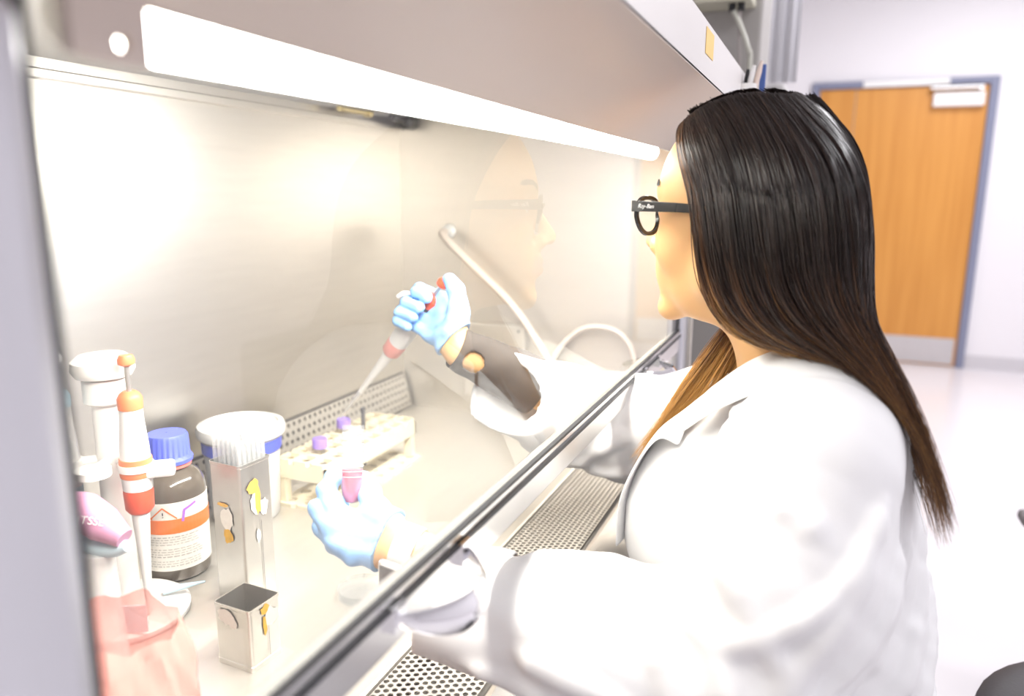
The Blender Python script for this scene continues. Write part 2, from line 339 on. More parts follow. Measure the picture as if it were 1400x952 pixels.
# sticker on the fascia
def on_fascia(x, t, off=0.0008):
    y = 0.146; z = 0.131+(0.196-0.131)*t; n_ = Vector((0, -1, 0)); return Vector((x, y, z))+n_*off
XS0, XS1, TS0, TS1 = 0.935, 0.995, .40, .84
q = [on_fascia(XS0, TS0), on_fascia(XS1, TS0), on_fascia(XS1, TS1), on_fascia(XS0, TS1)]; q2 = [on_fascia(XS0, TS0, .0002), on_fascia(XS1, TS0, .0002), on_fascia(XS1, TS1, .0002), on_fascia(XS0, TS1, .0002)]
MB().raw(q+q2, [(0, 1, 2, 3), (4, 7, 6, 5), (0, 4, 5, 1), (1, 5, 6, 2), (2, 6, 7, 3), (3, 7, 4, 0)]).build('sticker', mat('yellow_paper', (0.90, 0.62, 0.22), 0.6, var=0.02), cab)

# ================================================================== things in the chamber
def cyl_patch(mb, c, r, a0, a1, z0, z1, n=10, th=0.0004, sh=None):
    # thin curved label on an upright cylinder; sh(t) shifts z along the arc
    V = []; F = []
    for i in range(n+1):
        t = i/n; a = a0+(a1-a0)*t; dz = sh(t) if sh else 0
        for rr in (r, r+th):
            for z in (z0, z1): V.append((c[0]+rr*math.cos(a), c[1]+rr*math.sin(a), c[2]+z+dz))
    for i in range(n):
        b = i*4; e = b+4
        F += [(b+2, e+2, e+3, b+3), (b, b+1, e+1, e), (b+1, b+3, e+3, e+1), (b, e, e+2, b+2)]
    F += [(0, 2, 3, 1), (n*4, n*4+1, n*4+3, n*4+2)]
    return mb.raw(V, F)
def cyl_line(mb, c, r, p, q, w_, th=0.0005, n=8):
    # a stroke between two (arc-length s, z) points drawn on the cylinder; s measured from direction a_ref
    V = []; F = []
    d = Vector((q[0]-p[0], q[1]-p[1])).normalized(); nn = Vector((-d.y, d.x))*w_/2
    for i in range(n+1):
        t = i/n; s_ = p[0]+(q[0]-p[0])*t; z = p[1]+(q[1]-p[1])*t
        for sg in (-1, 1):
            a = BA+(s_+nn.x*sg-.012)/r; rr = r+th
            V.append((c[0]+rr*math.cos(a), c[1]+rr*math.sin(a), c[2]+z+nn.y*sg))
    for i in range(n): F.append((2*i, 2*i+1, 2*i+3, 2*i+2))
    return mb.raw(V, F)
M['amber'] = mat('dark_amber_glass', (0.105, 0.085, 0.065), 0.12, var=0.1, scale=12, coat=0.3)
M['blue_cap'] = mat('blue_screw_cap', (0.10, 0.14, 0.72), 0.4)
M['red_ring'] = mat('pink_red_ring', (0.80, 0.20, 0.16), 0.4)
M['paper'] = mat('white_label_paper', (0.84, 0.81, 0.76), 0.6, var=0.02)
M['orange'] = mat('orange_print', (0.88, 0.20, 0.035), 0.5)
M['ink'] = mat('grey_print', (0.50, 0.48, 0.46), 0.6)
M['purple_ink'] = mat('purple_print', (0.42, 0.16, 0.66), 0.5)
BC = (0.702, 0.768, ZW); BR = 0.0425
BA = math.atan2(-BC[1], -BC[0])-0.10
b = thing('reagent_bottle', 'brown glass reagent bottle with ribbed blue cap and orange banded white label', 'bottle', BC)
MB().lathe([(0.036, 0), (0.0415, 0.003), (BR, 0.008), (BR, 0.118), (0.0405, 0.128), (0.034, 0.138), (0.024, 0.145), (0.021, 0.149), (0.021, 0.156)], BC, n=40).build('glass_body', M['amber'], b, smooth=True)
MB().lathe([(0.024, 0.147), (0.0275, 0.148), (0.0275, 0.1535), (0.024, 0.154)], BC, n=32).build('pouring_ring', M['red_ring'], b, smooth=True)
V = []; prof = [(0.0295, 0.1535, 0), (0.0300, 0.158, 0), (0.0268, 0.162, 1), (0.0258, 0.187, 1), (0.0235, 0.1905, 0), (0.001, 0.191, 0)]; n = 72; F = []
for r, h, rib in prof:
    for i in range(n):
        a = 2*math.pi*i/n; rr = r-(0.0011 if rib and i % 3 == 0 else 0); V.append((BC[0]+rr*math.cos(a), BC[1]+rr*math.sin(a), BC[2]+h))
for j in range(len(prof)-1):
    for i in range(n): k = (i+1) % n; F.append((j*n+i, j*n+k, (j+1)*n+k, (j+1)*n+i))
MB().raw(V, F).build('screw_cap', M['blue_cap'], b, smooth=True)
lab = cyl_patch(MB(), BC, BR+.0001, BA-1.75, BA+1.75, 0.018, 0.110, 30).build('paper_label', M['paper'], b)
cyl_patch(MB(), BC, BR+.0006, BA-1.75, BA+1.75, 0.0690, 0.0880, 30).build('orange_band', M['orange'], lab)
hz = MB()
for cs in (-0.0265, 0.0035):
    for (p, q) in (((cs-.0165, .089), (cs, .1045)), ((cs, .1045), (cs+.0165, .089))): cyl_line(hz, BC, BR+.0006, p, q, 0.0016)
hz.build('hazard_diamonds', M['orange'], lab)
ex = MB(); cyl_line(ex, BC, BR+.0006, (0.0035, .0985), (0.0035, .0945), .0013); cyl_line(ex, BC, BR+.0006, (0.0035, .0930), (0.0035, .0918), .0014)
ex.build('exclamation_mark', M['black'], lab)
sw = MB(); cyl_line(sw, BC, BR+.0009, (.0265, .084), (.0290, .0985), .0032); cyl_line(sw, BC, BR+.0009, (.0280, .0985), (.045, .1055), .0032)
sw.build('purple_emblem', M['purple_ink'], lab)
tx = MB(); rr_ = random.Random(3)
for k in range(13):
    z = 0.0645-k*0.0033
    if k in (4, 9): continue
    s0 = -0.022
    while s0 < (0.046 if k > 5 else 0.042):
        L_ = rr_.uniform(.002, .007); cyl_line(tx, BC, BR+.0006, (s0, z), (s0+L_, z), .0009 if k % 4 else .0014, n=2); s0 += L_+.0016
tx.build('small_print', M['ink'], lab)

# white lidded tub with a blue rim
TC = (0.878, 0.806, ZW-0.0)
t = thing('plastic_tub', 'white plastic tub with blue rim band and wide white lid behind the brown bottle', 'tub', TC)
MB().lathe([(0.048, 0), (0.051, .004), (0.056, 0.112)], TC, n=36).build('tub_body', mat('tub_plastic', (0.80, 0.80, 0.80), 0.35), t, smooth=True)
MB().lathe([(0.0585, 0.110), (0.0590, 0.128)], TC, n=36).build('rim_band', M['blue_cap'], t, smooth=True)
MB().lathe([(0.0585, 0.128), (0.0645, 0.134), (0.0655, 0.143), (0.063, 0.149), (0.056, 0.151), (0.054, 0.146), (0.001, 0.146)], TC, n=40).build('lid', M['white'], t, smooth=True)

# stainless pipette canisters: open square boxes with folded seams
M['tin'] = mat('worn_canister_steel', (0.56, 0.54, 0.51), 0.33, 0.9, var=0.16, scale=26, bump=0.10, bscale=90)
M['tape_o'] = mat('old_orange_tape', (0.72, 0.42, 0.07), 0.7, var=0.3, scale=160)
M['tape_w'] = mat('torn_white_label', (0.80, 0.77, 0.70), 0.8, var=0.1, scale=200)
def open_box(name, label, x0, y0, w_, d_, h, rz, zbase=ZW):
    o = thing(name, label, 'canister', (x0, y0, zbase)); cs, sn = math.cos(rz), math.sin(rz)
    def P(u, v, z): return (x0+u*cs-v*sn, y0+u*sn+v*cs, zbase+z)
    th = 0.0012; r = 0.004; V = []; F = []
    def loop(off, z):
        pts = []
        for cx, cy, a0 in ((w_-r, d_-r, 0), (r, d_-r, 90), (r, r, 180), (w_-r, r, 270)):
            for k in range(4):
                a = math.radians(a0+k*30); pts.append(P(cx+(r-off)*math.cos(a), cy+(r-off)*math.sin(a), z))
        return pts
    loops = [loop(0.0003, 0), loop(0, 0.001), loop(0, 0.006), loop(0.0007, 0.0066), loop(0.0007, h-.004), loop(0, h-.003), loop(0, h), loop(th, h), loop(th, 0.003)]
    for l in loops: V += l
    for j in range(len(loops)-1):
        for i in range(16): k = (i+1) % 16; F.append((j*16+i, j*16+k, (j+1)*16+k, (j+1)*16+i))
    F += [tuple(range(16))[::-1], tuple(range((len(loops)-1)*16, len(loops)*16))]
    MB().raw(V, F).build('box_body', M['tin'], o)
    MB().raw([P(w_*.56, -.0004, .007), P(w_*.575, -.0004, .007), P(w_*.575, -.0004, h*.6), P(w_*.56, -.0004, h*.6)], [(0, 1, 2, 3)]).build('seam', M['steel_dark'], o)
    return o, P
def flake(mb, P, face, u, v, ru, rv, seed, off=0.00035):
    # torn scrap on face 'x' (the -X face, u along Y) or 'y' (the -Y face, u along X)
    g = random.Random(seed); n = 16; V = []
    for i in range(n):
        a = 2*math.pi*i/n; k = g.uniform(0.72, 1.12); uu, vv = u+ru*k*math.cos(a), v+rv*k*math.sin(a)
        V.append(P(-off, uu, vv) if face == 'x' else P(uu, -off, vv))
    V.append(P(-off*1.05, u, v) if face == 'x' else P(u, -off*1.05, v))
    return mb.raw(V, [(i, (i+1) % n, n) for i in range(n)])
o, P = open_box('pipette_canister', 'short open empty steel box with tape scraps in front of the taller one', 0.559, 0.519, 0.046, 0.051, 0.071, math.radians(-3))
flake(MB(), P, 'x', .034, .058, .011, .010, 1).build('torn_label', M['tape_w'], o)
flake(MB(), P, 'y', .030, .052, .010, .012, 2).build('torn_label', M['tape_w'], o)
flake(MB(), P, 'x', .024, .053, .006, .008, 5).build('torn_label', M['tape_w'], o)
flake(MB(), P, 'y', .022, .064, .007, .006, 3).build('tape_scrap', M['tape_o'], o)
flake(MB(), P, 'y', .021, .045, .003, .014, 4).build('tape_scrap', M['tape_o'], o)
o, P = open_box('pipette_canister', 'tall steel box full of glass tubes with orange tape scraps on its sides', 0.645, 0.599, 0.050, 0.050, 0.188, math.radians(-4))
flake(MB(), P, 'x', .025, .120, .010, .016, 6).build('torn_label', M['tape_w'], o)
flake(MB(), P, 'y', .020, .137, .008, .016, 7).build('torn_label', M['tape_w'], o)
flake(MB(), P, 'y', .034, .128, .007, .012, 8).build('torn_label', M['tape_w'], o)
flake(MB(), P, 'y', .023, .095, .004, .008, 10).build('torn_label', M['tape_w'], o)
flake(MB(), P, 'x', .024, .098, .008, .010, 11, .0006).build('tape_scrap', M['tape_o'], o)
flake(MB(), P, 'x', .030, .137, .009, .003, 12, .0006).build('tape_scrap', M['tape_o'], o)
flake(MB(), P, 'y', .018, .158, .010, .010, 13, .0006).build('tape_scrap', M['tape_o'], o)
flake(MB(), P, 'y', .025, .138, .005, .018, 14, .0006).build('tape_scrap', M['tape_o'], o)
# bundle of thin glass tubes in the tall box, each its own thing
M['glass_tube'] = clear('thin_glass_tube', (0.93, 0.94, 0.95), 0.06, 1.5, haze=0.16, hazecol=(0.95, 0.94, 0.92))
proto = None; gt = random.Random(5)
for i in range(6):
    for j in range(6):
        bx_, by_ = P(0.0065+i*0.0074, 0.0065+j*0.0074, 0)[:2]; ht = gt.uniform(0.204, 0.220)
        if proto is None:
            proto = MB().lathe([(0.0031, 0), (0.0033, 0.002), (0.0033, 0.205), (0.0026, 0.2075), (0.0024, 0.205), (0.0024, 0.004)], (0, 0, 0), n=10).build('glass_tube', M['glass_tube'], smooth=True)
            c = proto
        else: c = proto.copy(); COL.objects.link(c)
        c.location = (bx_, by_, ZW+0.0035); c.scale = (1, 1, ht/0.2075)
        c['label'] = 'slender clear glass tube in the bundle standing in the tall steel canister'; c['category'] = 'tube'; c['group'] = 'glass tubes in the tall canister'

# tube rack of cream plastic
RX0, RX1, RY0, RY1 = 0.927, 1.212, 0.690, 0.787
rk = thing('tube_rack', 'cream plastic two-tier tube rack standing against the rear grille', 'rack', ((RX0+RX1)/2, (RY0+RY1)/2, ZW))
def grid_plate(name, z0, z1, nx, ny, hole, round_, parent, x0=RX0, x1=RX1, y0=RY0, y1=RY1):
    V = []; F = []; dx = (x1-x0)/nx; dy = (y1-y0)/ny; m_ = 12 if round_ else 4
    for i in range(nx):
        for j in range(ny):
            cx, cy = x0+dx*(i+.5), y0+dy*(j+.5); nn = 16; b0 = len(V)
            for q in range(nn):
                a = 2*math.pi*(q+.5)/nn; c, s_ = math.cos(a), math.sin(a); k = 1/max(abs(c), abs(s_)); hk = hole if round_ else hole*min(k, 1.25)
                for z in (z1, z0): V.append((cx+c*k*dx/2, cy+s_*k*dy/2, z)); V.append((cx+c*hk, cy+s_*hk, z))
            for q in range(nn):
                a, e = b0+q*4, b0+((q+1) % nn)*4
                F += [(a, e, e+1, a+1), (a+2, a+3, e+3, e+2), (a+1, e+1, e+3, a+3), (a, a+2, e+2, e)]
    return MB().raw(V, F).build(name, M['cream'], parent)
grid_plate('top_plate', -0.428, -0.421, 8, 3, 0.0125, False, rk)
MB().box((RX0, RY0, -.452), (RX0+.004, RY1, -.428)).box((RX1-.004, RY0, -.452), (RX1, RY1, -.428)).box((RX0, RY1-.004, -.452), (RX1, RY1, -.428)).box((RX0, RY0, -.452), (RX1, RY0+.004, -.428)).build('skirt', M['cream'], rk)
for lx in (RX0+.002, RX1-.016):
    for ly in (RY0+.003, RY1-.017): MB().box((lx, ly, -.495), (lx+.014, ly+.014, -.452)).build('leg', M['cream'], rk)
grid_plate('bottom_plate', -0.5, -0.494, 8, 3, 0.009, True, rk, RX0-.003, RX1+.003, RY0-.012, RY1)
M['purple'] = mat('purple_tube_cap', (0.38, 0.25, 0.80), 0.4)
def rack_tube(cx, cy, label):
    o = thing('capped_tube', label, 'tube', (cx, cy, -.4935), 'capped tubes standing in the rack')
    MB().lathe([(0.003, 0), (0.0075, .012), (0.0085, .016), (0.0085, .082)], (cx, cy, -.4935), n=20).build('tube_body', M['clear'], o, smooth=True)
    MB().lathe([(0.0118, .080), (0.0122, .082), (0.0122, .094), (0.011, .096), (.001, .096)], (cx, cy, -.4935), n=24).build('cap', M['purple'], o, smooth=True)
ddx = (RX1-RX0)/8; ddy = (RY1-RY0)/3
rack_tube(RX0+ddx*1.5, RY0+ddy*1.5, 'purple capped tube near the left end of the cream rack')
rack_tube(RX0+ddx*4.5, RY0+ddy*2.35, 'purple capped tube in the cream rack under the held pipette tip')
MB().lathe([(0.003, 0), (.0038, .004), (.0038, .108), (.002, .110)], (RX0+ddx*5.5, RY0+ddy*1.8, -.4935), n=12).build('marker_pen', mat('dark_grey_pen', (.10, .10, .11), .5), smooth=True, label='thin dark grey pen standing upright in the cream rack', category='pen')

# clear dish on the work surface
dsh = thing('petri_dish', 'small clear round dish on the steel work surface below the gloved wrist', 'dish', (0.738, 0.502, ZW))
MB().lathe([(0.0275, 0), (0.029, .001), (0.029, .012), (0.0282, .012), (0.0275, .002), (.001, .002)], (0.738, .502, ZW), n=36).build('base', M['clear'], dsh, smooth=True)
MB().lathe([(0.0305, .006), (0.0305, .0145), (.0295, .0152), (.001, .0152)], (0.738, .502, ZW), n=36, cap=False).build('lid', M['clear'], dsh, smooth=True)

# pipette stand with hanging pipettes
SX, SY = 0.592, 0.734
st = thing('pipette_stand', 'white pipette stand with round base and domed top beside the brown bottle', 'stand', (SX, SY, ZW))
MB().lathe([(0.068, 0), (0.070, .003), (0.070, .008), (0.064, .013), (0.018, .017), (.001, .017)], (SX, SY, ZW), n=44).build('round_base', M['white'], st, smooth=True)
MB().lathe([(0.016, .015), (0.0155, .27)], (SX, SY, ZW), n=24).build('pole', M['white'], st, smooth=True)
MB().lathe([(0.012, .292), (0.029, .295), (0.033, .302), (0.032, .312), (0.024, .319), (.001, .321)], (SX, SY, ZW), n=32).build('domed_top', M['white'], st, smooth=True)
MB().lathe([(0.0155, .262), (0.023, .266), (0.023, .292), (0.013, .295)], (SX, SY, ZW), n=28).build('hub', M['white'], st, smooth=True)
for a in (-1.75, 2.4, 3.6):
    c, s_ = math.cos(a), math.sin(a); MB().tube([(SX+c*.012, SY+s_*.012, -.302), (SX+c*.030, SY+s_*.030, -.302)], .0055, 10).lathe([(.0155, -.004), (.0185, -.004), (.0185, .004), (.0155, .004)], (SX+c*.047, SY+s_*.047, -.302), n=20).build('holder_arm', M['white'], st, smooth=True)
M['pip_white'] = mat('pipette_white', (0.86, 0.85, 0.84), 0.3)
M['pip_orange'] = mat('pipette_orange', (0.86, 0.24, 0.10), 0.4)
M['pip_red'] = mat('pipette_red', (0.80, 0.10, 0.045), 0.4)
M['pip_pink'] = mat('pipette_pink_band', (0.84, 0.36, 0.32), 0.4)
M['pip_blue'] = mat('pipette_pale_blue', (0.58, 0.76, 0.86), 0.35)
M['rodm'] = mat('plunger_rod_metal', (0.45, 0.44, 0.43), 0.35, 0.8)
def pipette(label, base, axis, cols, hook_dir, group=None, sc=1.0, plunge=0.029, hook=True):
    # base: lower end of the shaft; axis points to the plunger
    o = thing('pipette', label, 'pipette', base, group); A = Vector(axis).normalized(); B = Vector(base); H = Vector(hook_dir); H = (H-A*H.dot(A)).normalized()
    def Lz(prof, name, m, **k): return MB().lathe([(r*sc, h*sc) for r, h in prof], B, A, 22).build(name, m, o, smooth=True, **k)
    Lz([(0.0032, 0), (0.0045, .03), (0.0068, .075), (0.0095, .118), (0.0105, .125)], 'shaft', cols[0])
    Lz([(0.0115, .122), (0.0150, .127), (0.0158, .146), (0.0150, .152)], 'lower_band', cols[1])
    Lz([(0.0155, .150), (0.0165, .168), (0.0150, .200), (0.0125, .228), (0.0120, .244)], 'grip_body', cols[2])
    Lz([(0.0128, .242), (0.0132, .254), (0.0105, .259), (0.007, .262)], 'collar', cols[3])
    Lz([(0.0028, .256), (0.0028, .262+plunge)], 'plunger_rod', M['rodm'])
    Lz([(0.003, .260+plunge), (0.0085, .263+plunge), (0.0092, .268+plunge), (0.0070, .273+plunge), (.001, .2735+plunge)], 'plunger_button', cols[4])
    p0 = B+A*.236*sc
    if hook: MB().tube([p0+H*.008*sc, p0+H*.024*sc+A*.003*sc, p0+H*.036*sc-A*.004*sc, p0+H*.040*sc-A*.014*sc], [.0055*sc, .005*sc, .0045*sc, .004*sc], 10, sub=4).build('finger_hook', cols[2], o, smooth=True)
    return o, A, B, H
oo, A, B, H = pipette('white and orange pipette with a raised orange plunger hanging on the white stand', (SX+math.cos(-1.75)*.047, SY+math.sin(-1.75)*.047, -.478), (0.0, 0.0, 1), (M['pip_white'], M['pip_red'], M['pip_white'], M['pip_orange'], M['pip_orange']), (0.6, -.6, 0), hook=False)
MB().lathe([(.0168, .165), (.0172, .167), (.0172, .184), (.0168, .186)], B, A, 22).build('volume_ring', M['pip_orange'], oo, smooth=True)
MB().box((B.x+.006, B.y-.013, -.315), (B.x+.040, B.y+.004, -.298), rz=math.radians(-48), piv=(B.x, B.y)).build('side_lever', M['pip_white'], oo, bevel=.004)
pipette('white and pale blue pipette hanging on the far left of the white stand', (SX+math.cos(2.4)*.047, SY+math.sin(2.4)*.047, -.478), (0, 0, 1), (M['pip_white'], M['pip_blue'], M['pip_white'], M['pip_blue'], M['pip_white']), (-.7, -.4, 0), sc=1.0)
# left: bulky dispenser with a purple-pink body and pale blue hook
M['mauve'] = mat('mauve_plastic', (0.56, 0.27, 0.42), 0.45, var=0.05)
DX = 0.500
dp = thing('dispenser', 'mauve hand dispenser printed with white letters hanging at the left of the stand', 'dispenser', (0.500, 0.655, ZW))
MB().tube([(0.497, 0.690, -.312), (0.500, 0.668, -.318), (0.503, 0.645, -.330), (0.506, 0.622, -.342)], [.012, .019, .018, .010], 16, sub=4).build('grip_body', M['mauve'], dp, smooth=True)
MB().tube([(0.497, 0.695, -.336), (0.500, 0.668, -.352), (0.504, 0.640, -.356), (0.507, 0.620, -.350)], [.006, .009, .009, .006], 12, sub=4).build('hook', M['pip_blue'], dp, smooth=True)
MB().lathe([(.020, 0), (.017, .06), (.0145, .135)], (0.502, 0.655, -.4965), n=20).build('cone', M['frost'], dp, smooth=True)
_n = Vector((-0.74, -0.60, 0.30)).normalized(); _x = Vector((0.62, -0.74, -0.28)); _x = (_x-_n*_x.dot(_n)).normalized(); _y = _n.cross(_x)
letters('printed_letters', 'NTSSE', .0105, M['white'], dp, (.4848, .6432, -.3182), _x, _y, _n)
# pale blue tip lying on the stand base, pale blue folded tag
MB().lathe([(.0045, 0), (.0040, .02), (.0012, .048)], (0.622, 0.708, ZW+.0215), (0.60, -0.70, .10), 14).build('pipette_tip', M['pip_blue'], smooth=True, label='pale blue pipette tip lying across the edge of the white round base', category='tip')
MB().box((0.552, 0.664, ZW+.014), (0.554, 0.694, ZW+.046), rz=.5).build('paper_tag', mat('pale_blue_paper', (.72, .84, .92), .6), smooth=False, label='pale blue paper tag standing on the white round base', category='tag')
# pink waste bag, crumpled, standing at the front left
def bag():
    n, m_ = 56, 30; V = []; F = []; c = (0.395, 0.512)
    for j in range(m_+1):
        t = j/m_; z = ZW+0.001+0.150*t; r = 0.058*(1+.10*math.sin(t*3.0))*(1.0-0.22*t*t)
        for i in range(n):
            a = 2*math.pi*i/n
            k = 1+.06*math.sin(3*a+4*t)+.035*math.sin(8*a-7*t+1)+.022*math.sin(17*a+11*t)
            zz = z+(0.006*math.sin(2*a+1)+.003*math.sin(7*a))*t*t
            V.append((c[0]+r*k*math.cos(a), c[1]+r*k*1.1*math.sin(a), zz if j else ZW+.001))
    for j in range(m_):
        for i in range(n): k = (i+1) % n; F.append((j*n+i, j*n+k, (j+1)*n+k, (j+1)*n+i))
    F.append(tuple(range(n))[::-1]); return MB().raw(V, F)
bg = bag().build('waste_bag', clear('pink_film', (1.0, .80, .77), .25, 1.5, haze=.55, hazecol=(.92, .42, .36)), smooth=True, label='crumpled pink plastic waste bag standing at the front left corner of the chamber', category='bag')
# ---- pipette held in the right hand, tube held in the left
PT = Vector((1.0436, 0.7400, -0.3803)); PP = Vector((0.9702, 0.4997, -0.1254)); PA = (PP-PT).normalized()
hp, A, B, H = pipette('white pipette with red plunger held in the raised right glove, its tip over the rack', PT+PA*.062, PA, (M['pip_white'], M['pip_pink'], M['pip_white'], M['pip_red'], M['pip_red']), (-.25, .75, .35), plunge=0.022)
MB().lathe([(.0012, 0), (.0022, .02), (.0042, .072), (.0046, .078)], PT, PA, 16).build('tip', M['frost'], hp, smooth=True)
MB().lathe([(.0126, .236), (.0134, .237), (.0134, .241), (.0126, .242)], B, A, 20).build('black_ring', M['black'], hp, smooth=True)
HB, HT = Vector((0.648, 0.450, -.3330)), Vector((0.668, 0.458, -.2520)); HA = (HT-HB).normalized()
ht = thing('sample_tube', 'open clear tube half full of pink liquid held upright in the left glove', 'tube', HB)
MB().lathe([(.001, 0), (.007, .002), (.0108, .010), (.0118, .018), (.0118, .0855), (.0112, .0855), (.0112, .018), (.0102, .0105), (.0066, .003), (.001, .0012)], HB, HA, 28).build('tube_wall', M['clear'], ht, smooth=True)
M['pink_liq'] = mat('pink_medium', (0.72, 0.10, 0.17), 0.15, coat=0.3)
MB().lathe([(.001, .0014), (.0064, .0034), (.0100, .0108), (.0110, .018), (.0110, .038), (.001, .038)], HB, HA, 28).build('liquid', M['pink_liq'], ht, smooth=True)
mb = MB()
for k in range(9): mb.lathe([(.0119, .030+k*.0058), (.01215, .0302+k*.0058), (.01215, .0307+k*.0058), (.0119, .0309+k*.0058)], HB, HA, 20, cap=False)
mb.build('thread_and_marks', M['frost'], ht, smooth=True)

# ================================================================== beyond the cabinet
eq = thing('equipment_tower', 'tall grey metal equipment tower behind the far end of the cabinet', 'equipment', (2.35, 0.60, FLOOR))
MB().box((2.00, 0.182, FLOOR+.03), (2.24, 1.10, 0.72)).build('housing', M['grey'], eq, bevel=.008)
for fx in (2.05, 2.19):
    for fy in (.22, 1.02): MB().lathe([(.02, 0), (.02, .03)], (fx, fy, FLOOR)).build('foot', M['black'], eq)
M['bracketm'] = mat('pale_olive_bracket', (.62, .60, .48), .5)
MB().box((1.90, 0.20, 0.428), (2.00, .33, 0.47)).build('bracket', M['bracketm'], eq, bevel=.004)
for dy in (.235, .255): MB().lathe([(.008, 0), (.008, .02)], (1.93, dy-.01, 0.411), n=12).build('cable_clip', M['black'], eq)
MB().tube([(1.93, 0.243, .415), (1.93, 0.225, .38), (1.93, .205, .33), (1.95, 0.20, .29), (1.96, .205, .05)], .006, 10, sub=5).build('pale_hose', mat('pale_olive_hose', (.62, .62, .54), .4), smooth=True, label='pale hose hanging from the black clips beside the grey equipment tower', category='hose')
MB().tube([(1.93, 0.228, .413), (1.935, 0.226, .34), (1.94, 0.222, .28), (1.95, .225, .05)], .0035, 8, sub=5).build('grey_cable', mat('grey_cable', (.42, .38, .36), .5), smooth=True, label='thin grey cable hanging straight beside the pale hose', category='cable')
# white curtain hanging past the tower
V = []; F = []; n = 46
for i in range(n+1):
    y = 0.137+0.16*i/n; x = 2.84+.006*math.sin(i*.62)+.003*math.sin(i*1.5)
    for q, z in enumerate((0.365, 1.0, CEIL-.02)): V.append((x+.004*q, y, z))
for i in range(n):
    for q in range(2): F.append((i*3+q, i*3+3+q, i*3+4+q, i*3+1+q))
cu = MB().raw(V, F).build('curtain', mat('white_curtain', (.88, .88, .92), .8), smooth=True, label='white pleated curtain strip hanging beyond the grey equipment tower', category='curtain')
sm = cu.modifiers.new('thickness', 'SOLIDIFY'); sm.thickness = .003
pn = thing('side_panel_unit', 'low grey cabinet with rounded corner below the white curtain', 'cabinet', (3.0, .20, FLOOR))
MB().box((2.90, 0.165, FLOOR), (3.40, 0.60, 0.375)).build('housing', mat('pale_grey_panel', (.52, .51, .50), .5), pn, bevel=.03, seg=4)
# holder with pens hung on the outer face of the hood
ph = thing('pen_holder', 'small white plastic pen holder fixed to the far end of the hood', 'holder', (1.335, .140, .095))
c0 = Vector((1.335, .140, .100))
MB().lathe([(.0135, 0), (.0150, .003), (.0165, .072), (.0152, .072), (.0138, .004), (.001, .004)], c0, (0, 0, 1), 22).box((1.330, .150, .125), (1.340, .166, .150)).build('cup', M['white'], ph, smooth=True)
for lb, ct, pts, rr, col in (
    ('white capped pen leaning in the small pen holder', 'pen', [(1.333, .146, .106), (1.330, .131, .190), (1.3295, .1285, .200)], .0042, (.85, .84, .82)),
    ('pale pink pen leaning farthest right in the small pen holder', 'pen', [(1.338, .140, .106), (1.337, .122, .190), (1.337, .1185, .207)], .0045, (.82, .68, .60)),
    ('black marker standing in the small pen holder', 'marker', [(1.340, .147, .106), (1.342, .140, .185), (1.342, .1392, .196)], .0042, (.02, .02, .022))):
    MB().tube(pts, [rr, rr, rr*.55], 12).build('marker' if ct == 'marker' else 'pen', mat(ct+'_shell', col, .4), smooth=True, label=lb, category=ct, group='things in the pen holder')
MB().box((1.344, .112, .135), (1.352, .121, .203)).build('notebook', mat('blue_cover', (.07, .13, .38), .5), bevel=.001, label='small blue notebook tucked upright against the pen holder', category='notebook', group='things in the pen holder')
# chairs
M['vinyl'] = mat('black_vinyl', (.025, .022, .026), .45, bump=.1, bscale=300)
def task_chair(label, x, y, seat, arms):
    o = thing('task_chair', label, 'chair', (x, y, FLOOR), 'task chairs')
    MB().lathe([(.06, -.045), (.20, -.04), (.225, -.02), (.222, -.003), (.195, .006), (.001, .002)], (x, y, seat), n=40).build('seat', M['vinyl'], o, smooth=True)
    MB().lathe([(.03, .10), (.03, .30), (.022, .30), (.022, seat-FLOOR-.04)], (x, y, FLOOR), n=20).build('gas_column', M['black'], o, smooth=True)
    for k in range(5):
        a = k*2*math.pi/5+.3; e = (x+.235*math.cos(a), y+.235*math.sin(a), FLOOR+.075)
        MB().tube([(x, y, FLOOR+.12), e], [.022, .014], 10).build('leg', M['rail'], o, smooth=True)
        MB().lathe([(.026, -.012), (.028, 0), (.026, .012)], (e[0], e[1], FLOOR+.028), (math.sin(a), -math.cos(a), 0), 16).tube([(e[0], e[1], FLOOR+.03), e], .008, 8).build('caster', M['black'], o, smooth=True)
    if arms:
        for s_ in (-1, 1):
            MB().tube([(x+s_*.16, y, seat-.03), (x+s_*.28, y, seat-.02), (x+s_*.285, y, seat+.19)], .012, 10, sub=4).build('arm_post', M['black'], o, smooth=True)
            MB().box((x+s_*.285-.035, y-.14, seat+.19), (x+s_*.285+.035, y+.245, seat+.22)).build('arm_pad', mat('grey_arm_pad', (.22, .20, .20), .6), o, bevel=.012, seg=3)
        MB().tube([(x, y-.17, seat-.03), (x, y-.27, seat-.01), (x, y-.27, seat+.20)], .014, 10, sub=4).build('back_post', M['black'], o, smooth=True)
        MB().box((x-.21, y-.27, seat+.16), (x+.21, y-.23, seat+.58)).build('backrest', M['vinyl'], o, bevel=.03, seg=4)
    return o
task_chair('black round vinyl stool in the near lower right corner behind the woman', 1.050, -.458, -.675, False)
task_chair('black task chair whose grey arm pad just shows at the right edge', 1.885, -.76, -1.01, True)
task_chair('black lab stool the woman sits on under the counter', .885, .015, -.810, False)

